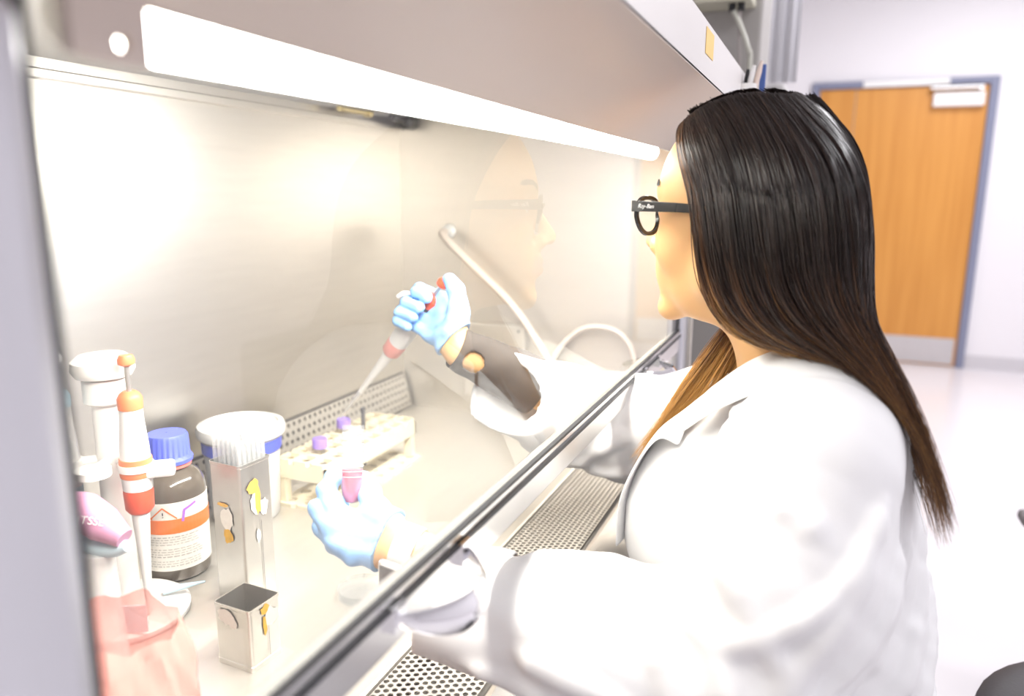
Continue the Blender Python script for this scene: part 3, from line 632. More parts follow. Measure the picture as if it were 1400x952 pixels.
# ================================================================== implicit-surface modelling for the figure
def smin(a, b, k):
    h = np.clip(0.5+0.5*(b-a)/k, 0, 1); return b+(a-b)*h-k*h*(1-h)
def smax(a, b, k): return -smin(-a, -b, k)
def cap(P, a, b, ra, rb):
    a = np.array(a, np.float32); b = np.array(b, np.float32); d = b-a; L2 = float(d@d)
    q = P-a; t = np.clip(q@d/L2, 0, 1); return np.linalg.norm(q-t[:, None]*d, axis=1)-(ra+(rb-ra)*t)
def ell(P, c, r, Mx=None):
    q = P-np.array(c, np.float32)
    if Mx is not None: q = q@Mx
    r = np.array(r, np.float32); k0 = np.linalg.norm(q/r, axis=1); k1 = np.linalg.norm(q/(r*r), axis=1); return k0*(k0-1)/np.maximum(k1, 1e-6)
def sph(P, c, r): return np.linalg.norm(P-np.array(c, np.float32), axis=1)-r
def chain(P, pts, rs, k=0.006):
    d = None
    for i in range(len(pts)-1):
        e = cap(P, pts[i], pts[i+1], rs[i], rs[i+1]); d = e if d is None else smin(d, e, k)
    return d
def surfnet(fn, lo, hi, h, smooth=1):
    lo = np.array(lo, float); n = np.ceil((np.array(hi)-lo)/h).astype(int)+1; B = 8
    nb = -(-n//B); n = nb*B
    cx = [lo[i]+(np.arange(nb[i])+0.5)*B*h-0.5*h for i in range(3)]
    g = np.stack(np.meshgrid(*cx, indexing='ij'), -1).reshape(-1, 3).astype(np.float32)
    dc = fn(g).reshape(nb); D = np.repeat(np.repeat(np.repeat(dc, B, 0), B, 1), B, 2).astype(np.float32)
    act = np.argwhere(np.abs(dc) < B*h*1.35)
    o = np.stack(np.meshgrid(*[np.arange(B)]*3, indexing='ij'), -1).reshape(-1, 3)
    for s in range(0, len(act), 1500):
        a = act[s:s+1500]; idx = (a[:, None, :]*B+o[None]).reshape(-1, 3)
        D[idx[:, 0], idx[:, 1], idx[:, 2]] = fn((lo+idx*h).astype(np.float32))
    S = D < 0
    c = np.zeros(np.array(D.shape)-1, np.int8)
    for i in (0, 1):
        for j in (0, 1):
            for k in (0, 1): c += S[i:i+c.shape[0], j:j+c.shape[1], k:k+c.shape[2]]
    cells = np.argwhere((c > 0) & (c < 8)); vid = np.full(c.shape, -1, np.int64); vid[tuple(cells.T)] = np.arange(len(cells))
    acc = np.zeros((len(cells), 3)); cnt = np.zeros(len(cells))
    cor = [(i, j, k) for i in (0, 1) for j in (0, 1) for k in (0, 1)]
    val = {q: D[cells[:, 0]+q[0], cells[:, 1]+q[1], cells[:, 2]+q[2]] for q in cor}
    for q in cor:
        for ax in range(3):
            if q[ax]: continue
            r = list(q); r[ax] = 1; r = tuple(r); a, b = val[q], val[r]; m = (a < 0) != (b < 0)
            t = np.where(m, a/np.where(a-b == 0, 1, a-b), 0); p = np.array(q, float)+np.zeros((len(cells), 3)); p[:, ax] = t
            acc[m] += p[m]; cnt[m] += 1
    V = lo+(cells+acc/np.maximum(cnt, 1)[:, None])*h
    F = []
    for ax in range(3):
        u, v = [(1, 2), (2, 0), (0, 1)][ax]
        sl = [slice(None)]*3; sl2 = [slice(None)]*3; sl[ax] = slice(0, -1); sl2[ax] = slice(1, None)
        e = np.argwhere(S[tuple(sl)] != S[tuple(sl2)]); e = e[(e[:, u] > 0) & (e[:, v] > 0) & (e[:, u] < D.shape[u]-1) & (e[:, v] < D.shape[v]-1)]
        ins = S[tuple(e.T)]
        def cid(du, dv):
            q = e.copy(); q[:, u] -= du; q[:, v] -= dv; return vid[tuple(q.T)]
        quad = np.stack([cid(1, 1), cid(0, 1), cid(0, 0), cid(1, 0)], 1); quad[~ins] = quad[~ins][:, ::-1]; F.append(quad)
    F = np.concatenate(F); F = F[(F >= 0).all(1)]
    for _ in range(smooth):
        S_ = np.zeros_like(V); C_ = np.zeros(len(V))
        for a, b in ((0, 1), (1, 2), (2, 3), (3, 0)):
            np.add.at(S_, F[:, a], V[F[:, b]]); np.add.at(S_, F[:, b], V[F[:, a]]); np.add.at(C_, F[:, a], 1); np.add.at(C_, F[:, b], 1)
        V = 0.5*V+0.5*S_/np.maximum(C_, 1)[:, None]
    return V, F
def np_mesh(name, V, F, m, parent=None, smooth=True, mats=None, matidx=None):
    off = np.zeros(3); q = parent
    while q is not None: off += np.array(q.location); q = q.parent
    V = np.asarray(V)-off; me = bpy.data.meshes.new(name); k = F.shape[1]
    me.vertices.add(len(V)); me.vertices.foreach_set('co', V.astype(np.float32).ravel())
    me.loops.add(F.size); me.loops.foreach_set('vertex_index', F.astype(np.int32).ravel())
    me.polygons.add(len(F)); me.polygons.foreach_set('loop_start', np.arange(0, F.size, k, dtype=np.int32)); me.polygons.foreach_set('loop_total', np.full(len(F), k, np.int32))
    me.update(calc_edges=True)
    for mm in (mats or [m]): me.materials.append(mm)
    if matidx is not None: me.polygons.foreach_set('material_index', matidx.astype(np.int32))
    me.polygons.foreach_set('use_smooth', [smooth]*len(F)); me.validate()
    o = bpy.data.objects.new(name, me); COL.objects.link(o)
    if parent is not None: o.parent = parent
    return o

# ================================================================== the woman
person = thing('person', 'woman in a white lab coat and black glasses leaning in to pipette under the sash', 'person', (0.90, -0.02, FLOOR))
YAW = math.radians(20.0); HS = 0.97
Fw = np.array([math.sin(YAW), math.cos(YAW), 0]); Rt = np.array([math.cos(YAW), -math.sin(YAW), 0]); Up = np.array([0, 0, 1.0])
HC = np.array([0.8566, 0.0821, -0.018])
def HD(r, f, u): return HC+HS*(Rt*r+Fw*f+Up*u)
HM = np.stack([Rt, Fw, Up], 1).astype(np.float32)      # world offset @ HM -> head axes
M['skin'] = mat('lamp_tinted_skin', (0.67, 0.39, 0.18), 0.48, var=0.04, scale=30, bump=0.06, bscale=500, sss=0.12)  # golden cast of the warm lamp is put into the skin colour
M['lip'] = mat('lip_skin', (0.60, 0.26, 0.20), 0.42, sss=0.1)
M['coat'] = mat('white_lab_cotton', (0.77, 0.765, 0.77), 0.8, bump=0.10, bscale=900, sheen=0.1)
M['glove'] = mat('blue_nitrile', (0.29, 0.52, 0.86), 0.42, var=0.04, scale=40, bump=0.25, bscale=160)
M['under'] = mat('charcoal_knit', (0.050, 0.042, 0.038), 0.85, bump=0.25, bscale=700)
M['shirt'] = mat('lilac_grey_shirt', (0.30, 0.27, 0.36), 0.85, bump=0.1, bscale=400)
M['jeans'] = mat('navy_trousers', (0.05, 0.06, 0.10), 0.85, bump=0.15, bscale=500)

# joints
SHL, ELL, CFL, WRL = (0.725, -0.005, -0.250), (0.660, 0.045, -0.435), (0.5944, 0.3247, -0.3901), (0.6211, 0.3671, -0.3610)
SHR, ELR, CFR, WRR = (1.045, 0.010, -0.250), (1.110, 0.255, -0.362), (0.9536, 0.4199, -0.2720), (0.9562, 0.4668, -0.2238)
NB = (0.885, 0.012, -0.205)

# ---- hands (each finger its own chain)
LF = {'thumb': ([(0.6304, 0.3902, -0.3414), (0.6392, 0.4155, -0.3300), (0.6582, 0.4328, -0.3220), (0.6766, 0.4530, -0.3160)], [.016, .0135, .0118, .0098]),
      'index': ([(0.6283, 0.4024, -0.3533), (0.6235, 0.4506, -0.3363), (0.6376, 0.4746, -0.3178), (0.6605, 0.4811, -0.3120), (0.6784, 0.4800, -0.3130)], [.015, .0115, .0100, .0092, .0082]),
      'middle': ([(0.6258, 0.4009, -0.3576), (0.6140, 0.4499, -0.3453), (0.6262, 0.4775, -0.3338), (0.6540, 0.4875, -0.3398), (0.6723, 0.4813, -0.3477)], [.015, .0118, .0102, .0094, .0084]),
      'ring': ([(0.6228, 0.3975, -0.3622), (0.6095, 0.4382, -0.3575), (0.6189, 0.4674, -0.3506), (0.6459, 0.4787, -0.3574), (0.6637, 0.4722, -0.3637)], [.015, .0114, .0100, .0090, .0082]),
      'little': ([(0.6203, 0.3934, -0.3659), (0.6094, 0.4225, -0.3666), (0.6143, 0.4492, -0.3651), (0.6375, 0.4609, -0.3684), (0.6546, 0.4568, -0.3735)], [.014, .0105, .0088, .0080, .0072])}
RF = {'thumb': ([(0.9521, 0.4761, -0.2005), (0.9603, 0.4742, -0.1669), (0.9679, 0.4812, -0.1399), (0.9708, 0.4930, -0.1252)], [.0175, .0140, .0122, .0100]),
      'index': ([(0.9616, 0.4856, -0.1996), (0.9881, 0.5129, -0.1592), (0.9925, 0.5541, -0.1436), (0.9654, 0.5439, -0.1453), (0.9574, 0.5228, -0.1506)], [.016, .0112, .0092, .0086, .0078]),
      'middle': ([(0.9625, 0.4884, -0.2054), (0.9862, 0.5194, -0.1757), (0.9877, 0.5679, -0.1592), (0.9570, 0.5565, -0.1600), (0.9503, 0.5323, -0.1650)], [.016, .0112, .0092, .0086, .0078]),
      'ring': ([(0.9609, 0.4900, -0.2095), (0.9808, 0.5240, -0.1916), (0.9797, 0.5749, -0.1729), (0.9508, 0.5641, -0.1736), (0.9459, 0.5409, -0.1788)], [.016, .0108, .0088, .0082, .0075]),
      'little': ([(0.9563, 0.4901, -0.2151), (0.9719, 0.5268, -0.2067), (0.9700, 0.5758, -0.1848), (0.9490, 0.5671, -0.1865), (0.9442, 0.5486, -0.1919)], [.015, .0100, .0080, .0075, .0068])}
def hand(P, fg, wr, grow):
    d = None; palm = None
    for k, (pts, rs) in fg.items():
        f = chain(P, pts[1:], [r+grow for r in rs[1:]], .003); m = cap(P, pts[0], pts[1], rs[0]+grow, rs[1]*1.12+grow)
        w_ = cap(P, wr, pts[0], .0215+grow, rs[0]+grow)
        m = smin(m, w_, .010); palm = m if palm is None else smin(palm, m, .009)
        d = f if d is None else np.minimum(d, f) if k != 'thumb' else smin(d, f, .003)
    return smin(palm, d, .0055)
def wristdir(a, b):
    a = np.array(a); b = np.array(b); return (b-a)/np.linalg.norm(b-a)
def head(P):
    q = ((P-HC.astype(np.float32))@HM)/HS; q[:, 2] = np.where(q[:, 2] < 0, q[:, 2]/1.11, q[:, 2])
    d = ell(q, (0, -.004, .034), (.074, .098, .086)); d = smin(d, ell(q, (0, -.035, .018), (.066, .068, .07)), .03)
    d = smin(d, ell(q, (0, .042, .002), (.061, .054, .068)), .025); d = smin(d, ell(q, (0, .040, -.060), (.049, .052, .055)), .025)
    qa = q.copy(); qa[:, 0] = np.abs(qa[:, 0])
    d = smin(d, sph(qa, (.047, .008, -.066), .018), .025); d = smin(d, sph(qa, (.034, .062, -.038), .024), .018)
    d = smin(d, ell(q, (0, .085, -.104), (.020, .016, .015)), .022)
    d = smin(d, cap(qa, (.0, .086, .020), (.036, .076, .020), .010, .009), .012)
    d = smax(d, -sph(qa, (.031, .100, -.002), .018), .010)
    d = smin(d, sph(qa, (.031, .0755, -.001), .0138), .004)                      # lids over the eyeballs
    d = smin(d, cap(q, (0, .090, .004), (0, .115, -.034), .0065, .0095), .008); d = smin(d, sph(qa, (.0105, .105, -.039), .0078), .006)
    d = smax(d, -sph(qa, (.006, .108, -.0478), .0030), .003)
    d = smin(d, ell(q, (0, .076, -.062), (.031, .028, .030)), .015); d = smin(d, cap(qa, (0, .1030, -.0605), (.021, .091, -.0655), .0064, .0032), .004); d = smin(d, cap(qa, (0, .1010, -.0725), (.018, .090, -.0680), .0078, .0036), .004)
    d = smax(d, -cap(qa, (0, .1115, -.0663), (.023, .0975, -.0668), .0016, .0010), .003)
    d = smax(d, -cap(q, (0, .109, -.052), (0, .110, -.056), .0030, .0030), .004)
    e = ell(qa, (.078, -.008, -.012), (.011, .019, .032)); e = smax(e, -ell(qa, (.090, -.004, -.008), (.010, .012, .022)), .004); d = smin(d, e, .006)
    return d*HS
def body(P):
    d = head(P)
    d = smin(d, cap(P, HD(0, -.012, -.055), NB, .050, .056), .03)
    d = smin(d, ell(P, (.885, .000, -.300), (.135, .085, .13)), .05); d = smin(d, ell(P, (.89, -.02, -.46), (.12, .09, .14)), .05)
    d = smin(d, cap(P, (.78, .0, -.245), (.99, .005, -.245), .050, .050), .04)
    for s_, e_, w_ in ((SHL, ELL, WRL), (SHR, ELR, WRR)):
        m = tuple(np.array(e_)+(np.array(w_)-np.array(e_))*.35)
        d = smin(d, chain(P, [s_, e_, m, w_], [.050, .038, .034, .0255], .02), .03)
    d = smin(d, hand(P, LF, WRL, -.0016), .008); d = smin(d, hand(P, RF, WRR, -.0016), .008)
    return d
V, F = surfnet(body, (0.50, -0.14, -0.60), (1.20, 0.60, 0.13), 0.0027, 1)
fc_ = V[F].mean(1); q = ((fc_-HC)@HM)/HS; q[:, 2] = np.where(q[:, 2] < 0, q[:, 2]/1.11, q[:, 2]); aq = np.abs(q[:, 0])
lipm = (q[:, 1] > .0905) & (aq < .0215) & (q[:, 2] < -.0568+aq*.10) & (q[:, 2] > -.0800+aq*.25)
body_o = np_mesh('body', V, F, None, person, mats=[M['skin'], M['lip']], matidx=lipm.astype(int))
for s_ in (-1, 1):
    c = HD(s_*.031, .0765, -.001)
    ey = MB().lathe([(.0001, -.0128)]+[(.0128*math.sin(a), -.0128*math.cos(a)) for a in np.linspace(.2, math.pi-.2, 12)]+[(.0001, .0128)], tuple(c), tuple(Fw), 20).build('eye', mat('eye_white', (.80, .78, .75), .2), person, smooth=True)
    MB().lathe([(.0055, .0117), (.0001, .0131)], tuple(c), tuple(Fw), 20).build('iris', mat('brown_iris', (.06, .03, .015), .15), ey, smooth=True)
# eyebrows: many short hairs
def onhead(p, off=.0004):
    P = np.array([p], np.float32)
    for _ in range(4):
        d = head(P); g = np.stack([head(P+e)-head(P-e) for e in np.eye(3, dtype=np.float32)*.001], 1); g /= np.maximum(np.linalg.norm(g), 1e-9); P = P-g*(d-off)[:, None]
    return P[0].astype(float)
M['brow'] = mat('brow_hair', (.018, .012, .010), .5)
for s_ in (-1, 1):
    mb = MB(); g = random.Random(4+s_)
    for i in range(150):
        t = g.random(); r0 = .012+.036*t; u0 = .0225+.007*math.sin(t*2.4)+g.uniform(-.003, .003); f0 = .0985-.50*max(0, r0-.018)-3.6*max(0, r0-.03)**2
        e0 = onhead(HD(s_*r0, f0, u0)); e1 = onhead(HD(s_*(r0+.006), f0-.002, u0+.003*(1-t)), .0012); mb.tube([e0, (e0+e1)/2+(e1-e0)*0, e1], [.0007, .0006, .0002], 3)
    o = mb.build('eyebrow', M['brow'], person); o['kind'] = 'stuff'

# ---- gloves over the hands
def glove(name, fg, wr, el, cut):
    ax = wristdir(wr, np.mean([p[0][0] for p in fg.values()], 0)); w0 = np.array(wr)+ax*cut
    def fn(P):
        d = hand(P, fg, wr, .0006); s = (P-w0.astype(np.float32))@ax.astype(np.float32)
        d = d-.0009*np.sin(s*300)*np.clip(1-s/.045, 0, 1)-.0006*np.sin(P[:, 0]*210+P[:, 2]*260)
        return np.maximum(d-.0022*np.clip(1-np.abs(s)/.004, 0, 1), -s)
    pts = np.array([p for v in fg.values() for p in v[0]]+[wr])
    V, F = surfnet(fn, pts.min(0)-.035, pts.max(0)+.035, .0016, 1)
    return np_mesh(name, V, F, M['glove'], person)
glove('glove', LF, WRL, ELL, .024); glove('glove', RF, WRR, ELR, .019)

# ---- lab coat
def fold(P, pts, r, depth_sign=1): return chain(P, pts, [r*.55]+[r]*(len(pts)-2)+[r*.45], .01)
def arm_ridge(a, b, ra, rb, path):
    # (t along the bone, angle, offset) -> points near the sleeve surface
    a = np.array(a); b = np.array(b); d = (b-a)/np.linalg.norm(b-a); u = np.cross(d, [1.0, 0, 0]); u /= np.linalg.norm(u); v = np.cross(d, u); out = []
    for t, ang, off in path: out.append(a+(b-a)*t+(u*math.cos(ang)+v*math.sin(ang))*(ra+(rb-ra)*t+off))
    return out
E0 = tuple(np.array(ELL)+np.array((0, 0, 0)))
COAT_RIDGES = []
def coat_solid(P, g=0.0):
    d = ell(P, (.885, -.008, -.325), (.160+g, .110+g, .155+g)); d = smin(d, ell(P, (.895, -.028, -.50), (.160+g, .118+g, .17+g)), .05)
    d = smin(d, ell(P, (.895, -.035, -.665), (.195+g, .155+g, .13+g)), .06)
    d = smin(d, cap(P, (.765, -.004, -.250), (1.005, .004, -.250), .066+g, .066+g), .05)
    d = smin(d, cap(P, (.825, -.004, -.208), (.930, .0, -.208), .058+g, .058+g), .04); d = smin(d, ell(P, (.865, .092, -.375), (.115+g, .108+g, .125+g)), .05); d = smin(d, cap(P, (.765, -.01, -.228), (.83, -.01, -.205), .062+g, .06+g), .04)
    d = smin(d, chain(P, [SHL, (.690, .015, -.340), ELL], [.078+g, .088+g, .082+g], .03), .015)
    d = smin(d, chain(P, [ELL, tuple(.5*np.array(ELL)+.5*np.array(CFL)), CFL], [.080+g, .066+g, .050+g], .03), .02)
    d = smin(d, chain(P, [SHR, (1.085, .12, -.32), ELR], [.078+g, .078+g, .075+g], .03), .035)
    d = smin(d, chain(P, [ELR, tuple(.5*np.array(ELR)+.5*np.array(CFR)), CFR], [.074+g, .064+g, .056+g], .03), .03)
    return d
def lobes(P, s):
    x, y, z = P[:, 0], P[:, 1], P[:, 2]
    return (np.sin(x*31*s+z*22*s+1.3)*np.sin(y*27*s-z*35*s+.4)+.6*np.sin(x*57*s-y*49*s+z*21*s)*np.sin(z*63*s+x*18*s+2))
def cdir(a, b): a = np.array(a); b = np.array(b); return ((b-a)/np.linalg.norm(b-a)).astype(np.float32)
AL, AR = cdir(ELL, CFL), cdir(ELR, CFR)
def coat(P):
    d = coat_solid(P)
    near = np.abs(d) < .03
    if near.any():
        Q = P[near]; e = d[near]
        for pts, r in COAT_RIDGES: e = smin(e, fold(Q, pts, r), .007)
        for pts in COAT_SEAMS:
            s = chain(Q, pts, [0.0]*len(pts), .001); e = e+.0026*np.exp(-(s/.0032)**2)
        d[near] = e
    d = d-.0014*lobes(P, .8)-.0008*lobes(P+.37, 1.9)
    # seams
    # sleeve ends: flat cut, hollow inside
    for A_, C_, r in ((AL, CFL, .0455), (AR, CFR, .052)):
        s = (P-np.array(C_, np.float32))@A_; near = np.linalg.norm(P-np.array(C_, np.float32), axis=1) < .16
        d = np.where(near, np.maximum(d, s-.006), d)
        hole = cap(P, np.array(C_)-A_*.07, np.array(C_)+A_*.10, r*.8, r); d = np.maximum(d, -hole)
    # neck opening and open front
    d = np.maximum(d, -cap(P, (NB[0], NB[1]+.004, NB[2]-.035), HD(0, .01, -.05), .060, .075))
    q = P-np.array((.915, .10, -.36), np.float32); vw = .018+.30*np.clip(q[:, 2]+.02, 0, .2)
    d = np.maximum(d, -np.maximum(np.abs(q[:, 0])-vw, np.maximum(.035-P[:, 1], -.30-q[:, 2])))
    return d
RAW_RIDGES = [
    ([(.80, .085, -.215), (.740, .070, -.225), (.685, .040, -.255), (.655, -.01, -.300)], .012, .0055),
    ([(.715, .105, -.290), (.650, .085, -.330), (.610, .055, -.385), (.590, .03, -.440)], .012, .006),
    ([(.660, .070, -.285), (.630, .040, -.320), (.610, .010, -.375), (.600, -.01, -.42)], .010, .005),
    ([(.640, -.055, -.290), (.612, -.025, -.345), (.598, .01, -.41)], .012, .0055),
    ([(.700, -.085, -.310), (.650, -.080, -.375), (.615, -.04, -.440), (.600, .01, -.49)], .012, .006),
    ([(.640, .145, -.380), (.610, .095, -.415), (.590, .04, -.455)], .013, .007),
    ([(.655, .185, -.385), (.630, .14, -.370), (.620, .085, -.365), (.620, .03, -.375)], .012, .006),
    ([(.575, .22, -.400), (.568, .15, -.420), (.575, .08, -.46), (.590, .02, -.50)], .011, .006),
    ([(.630, .24, -.355), (.645, .18, -.350), (.680, .12, -.345)], .012, .006),
    ([(.555, .27, -.42), (.560, .19, -.445), (.575, .10, -.49)], .010, .005),
    ([(.790, -.115, -.330), (.750, -.115, -.400), (.715, -.085, -.460)], .010, .005),
    ([(.870, -.135, -.330), (.820, -.135, -.420), (.760, -.11, -.500)], .012, .0055),
    ([(.920, -.140, -.40), (.850, -.145, -.49), (.78, -.13, -.56)], .012, .006),
    ([(.970, -.135, -.48), (.880, -.155, -.545), (.79, -.14, -.59)], .014, .007),
    ([(.660, -.080, -.250), (.615, -.045, -.300), (.590, .000, -.340), (.585, .05, -.365)], .009, .0065),
    ([(.690, -.100, -.300), (.640, -.090, -.350), (.600, -.050, -.400), (.580, .01, -.440)], .008, .006),
    ([(.800, -.140, -.420), (.760, -.130, -.470), (.720, -.10, -.510)], .008, .006),
    ([(.860, -.150, -.470), (.800, -.150, -.530), (.740, -.12, -.570)], .008, .006),
    ([(1.085, .20, -.300), (1.10, .26, -.300), (1.08, .33, -.30)], .014, .006),
    ([(1.03, .24, -.345), (1.05, .31, -.34), (1.06, .38, -.325)], .013, .007),
    ([(1.02, .29, -.415), (1.01, .35, -.40), (1.01, .41, -.37)], .012, .006),
    ([(1.02, .19, -.40), (1.01, .25, -.43), (1.02, .32, -.445)], .012, .006)]
def hug(pts, r, h):
    P = np.array(catmull(pts, 5), np.float32)
    for _ in range(4):
        d = coat_solid(P); g = np.stack([coat_solid(P+e)-coat_solid(P-e) for e in np.eye(3, dtype=np.float32)*.002], 1)/.004
        g /= np.maximum(np.linalg.norm(g, axis=1, keepdims=True), 1e-6); P = P-g*(d-(h-r))[:, None]
    return [tuple(p) for p in P]
COAT_RIDGES = [(hug(p_, r_, h_), r_) for p_, r_, h_ in RAW_RIDGES]
COAT_SEAMS = [
    [(.800, .090, -.205), (.765, .060, -.190), (.745, .000, -.180), (.755, -.060, -.205), (.770, -.105, -.280), (.765, -.115, -.360), (.735, -.085, -.43)],
    [(.735, -.10, -.50), (.735, -.115, -.60), (.735, -.11, -.70)]]
COAT_SEAMS = [hug(p_, .0, .0) for p_ in COAT_SEAMS]
V, F = surfnet(coat, (0.48, -0.26, -0.82), (1.26, 0.55, -0.12), 0.0036, 1)
coat_o = np_mesh('lab_coat', V, F, M['coat'], person)
for sp in COAT_SEAMS:
    P_ = np.array(sp, np.float32)
    for _ in range(5):
        d = coat(P_); g_ = np.stack([coat(P_+e)-coat(P_-e) for e in np.eye(3, dtype=np.float32)*.003], 1); g_ /= np.maximum(np.linalg.norm(g_, axis=1, keepdims=True), 1e-6); P_ = P_-g_*np.clip(d+.0004, -.02, .02)[:, None]
    for _ in range(3): P_[1:-1] = .5*P_[1:-1]+.25*(P_[:-2]+P_[2:])
    MB().tube([tuple(map(float, p)) for p in P_], .0016, 6, sub=2).build('stitched_seam', M['coat'], coat_o, smooth=True)
sh = lambda P: np.maximum(coat_solid(P, -.014), np.maximum(np.abs(P[:, 0]-.905)-.10, .0-P[:, 1]))
V, F = surfnet(lambda P: np.maximum(sh(P), -cap(P, (NB[0], NB[1]+.01, NB[2]-.06), HD(0, .02, -.05), .058, .075)), (0.78, -0.02, -0.72), (1.03, 0.20, -0.15), 0.005, 1)
np_mesh('shirt', V, F, M['shirt'], person)
# collar and lapels: a folded strip with thickness
def strip(name, inner, outer, m, th=.0028, sub=6):
    I = np.array(catmull(inner, sub)); O = np.array(catmull(outer, sub)); n = len(I); W = 7; V = []; F = []
    for i in range(n):
        for j in range(W):
            t = j/(W-1); p = I[i]*(1-t)+O[i]*t; p = p+np.array((0, 0, .008*math.sin(math.pi*t))); V.append(p)
    for i in range(n-1):
        for j in range(W-1): F.append((i*W+j, (i+1)*W+j, (i+1)*W+j+1, i*W+j+1))
    o = MB().raw(V, F).build(name, m, person, smooth=True); md = o.modifiers.new('cloth', 'SOLIDIFY'); md.thickness = th; md.offset = 0; o.modifiers.new('soft', 'SUBSURF').levels = 1; o.modifiers['soft'].render_levels = 1; return o
strip('collar', [(.852, .105, -.215), (.826, .060, -.172), (.822, .010, -.148), (.845, -.030, -.140), (.880, -.040, -.140), (.920, -.030, -.140), (.940, .010, -.148), (.945, .060, -.172), (.935, .105, -.215)],
      [(.802, .130, -.258), (.778, .082, -.215), (.775, .010, -.178), (.815, -.058, -.180), (.880, -.078, -.188), (.945, -.058, -.180), (.985, .010, -.178), (.985, .090, -.215), (.975, .150, -.262)], M['coat'])
strip('lapel', [(.853, .110, -.220), (.872, .160, -.280), (.890, .180, -.340), (.900, .180, -.420)], [(.804, .130, -.272), (.797, .156, -.268), (.794, .190, -.335), (.800, .196, -.405)], M['coat'])
strip('lapel', [(.934, .110, -.220), (.925, .160, -.280), (.918, .180, -.340), (.915, .180, -.420)], [(.985, .150, -.275), (.990, .180, -.270), (.985, .195, -.335), (.965, .190, -.415)], M['coat'])
# charcoal undershirt cuffs
def sleeve(name, pts, rs, m, hole=None, n=80, mrows=66):
    P_ = np.array(catmull(pts, mrows//(len(pts)-1))); R_ = np.interp(np.linspace(0, 1, len(P_)), np.linspace(0, 1, len(rs)), rs)
    t0 = P_[1]-P_[0]; u = np.cross(t0, [0, 0, 1.0]); u /= np.linalg.norm(u); V = []; F = []
    for i in range(len(P_)):
        t = P_[min(i+1, len(P_)-1)]-P_[max(i-1, 0)]; t = t/np.linalg.norm(t); u = u-t*(u@t); u /= np.linalg.norm(u); w_ = np.cross(t, u)
        for k in range(n): a = 2*math.pi*k/n; V.append(P_[i]+(u*math.cos(a)+w_*math.sin(a))*(R_[i]+.0008*math.sin(3*a+i*.25)))
    V = np.array(V); c0 = None
    if hole is not None:
        c0 = V[np.argmin(np.linalg.norm(V-np.array(hole[0]), axis=1))]
    for i in range(len(P_)-1):
        for k in range(n):
            l = (k+1) % n; q = (i*n+k, i*n+l, (i+1)*n+l, (i+1)*n+k)
            if c0 is not None and np.linalg.norm(V[list(q)].mean(0)-c0) < hole[1]: continue
            F.append(q)
    o = MB().raw(V, F).build(name, m, person, smooth=True); md = o.modifiers.new('knit', 'SOLIDIFY'); md.thickness = .002; md.offset = 1; sm = o.modifiers.new('soft', 'SMOOTH'); sm.iterations = 4; return o
WRd, WLd = np.array(WRR), np.array(WRL)
eR, eL = np.array(ELR), np.array(ELL)
def fr(t, w_, e_): return w_+(e_-w_)*t
sleeve('undershirt_sleeve', [fr(-.035, WRd, eR), fr(.07, WRd, eR), fr(.25, WRd, eR), fr(.42, WRd, eR)], [.0285, .0310, .0375, .0415], M['under'], hole=((0.9226, 0.4338, -0.2371), .0150))
sleeve('undershirt_sleeve', [fr(.095, WLd, eL), fr(.20, WLd, eL), fr(.32, WLd, eL)], [.0290, .0320, .036], mat('grey_knit', (.20, .20, .21), .85))
# trousers and shoes (below the frame, under the counter)
def legs(P):
    d = ell(P, (.895, -.03, -.665), (.165, .13, .075))
    for s_ in (-1, 1):
        h_, k_, a_ = (.895+s_*.085, .0, -.680), (.895+s_*.10, .40, -.680), (.895+s_*.10, .36, -1.16)
        d = smin(d, chain(P, [h_, k_, a_], [.072, .056, .042], .02), .03)
    return d
V, F = surfnet(legs, (.68, -.20, -1.22), (1.11, .50, -.58), .008, 1); np_mesh('trousers', V, F, M['jeans'], person)
for s_ in (-1, 1):
    x = .895+s_*.10
    V, F = surfnet(lambda P: np.maximum(smin(ell(P, (x, .36, -1.205), (.040, .055, .05)), ell(P, (x, .43, -1.245), (.043, .105, .040)), .03), -1.272-P[:, 2]), (x-.08, .26, -1.30), (x+.08, .58, -1.12), .006, 1)
    np_mesh('shoe', V, F, M['black'], person)

# ---- wristwatch on the left wrist
wc = fr(.002, WLd, eL); wa = wristdir(WRL, ELL)
wt = thing('wristwatch', 'silver rectangular wristwatch with pale band on the left wrist', 'watch', tuple(wc))
side = np.array((-0.90, 0.25, -0.25)); side = side-wa*(side@wa); side /= np.linalg.norm(side); vv = np.cross(wa, side)
V = []; F = []; n = 48; prof = [(-.011, 0), (-.011, .0022), (-.009, .0030), (.009, .0030), (.011, .0022), (.011, 0)]
for s, h in prof:
    for i in range(n):
        a = 2*math.pi*i/n; V.append(wc+wa*s+(side*math.cos(a)*1.0+vv*math.sin(a))*(.0268+h))
for j in range(len(prof)):
    for i in range(n): k = (i+1) % n; l = (j+1) % len(prof); F.append((j*n+i, j*n+k, l*n+k, l*n+i))
MB().raw(V, F).build('band', mat('pale_band', (.55, .55, .54), .5), wt, smooth=True)
Mw = Matrix(((*[float(x) for x in (wa[0], vv[0], side[0])], wc[0]), (*[float(x) for x in (wa[1], vv[1], side[1])], wc[1]), (*[float(x) for x in (wa[2], vv[2], side[2])], wc[2]), (0, 0, 0, 1)))
MB().box((-.016, -.0185, .0270), (.016, .0185, .0355), M=Mw).build('case', M['rail'], wt, bevel=.004, seg=3)
MB().box((-.0135, -.016, .0350), (.0135, .016, .0362), M=Mw).build('screen', mat('grey_watch_glass', (.16, .16, .17), .12, coat=.4), wt, bevel=.002)

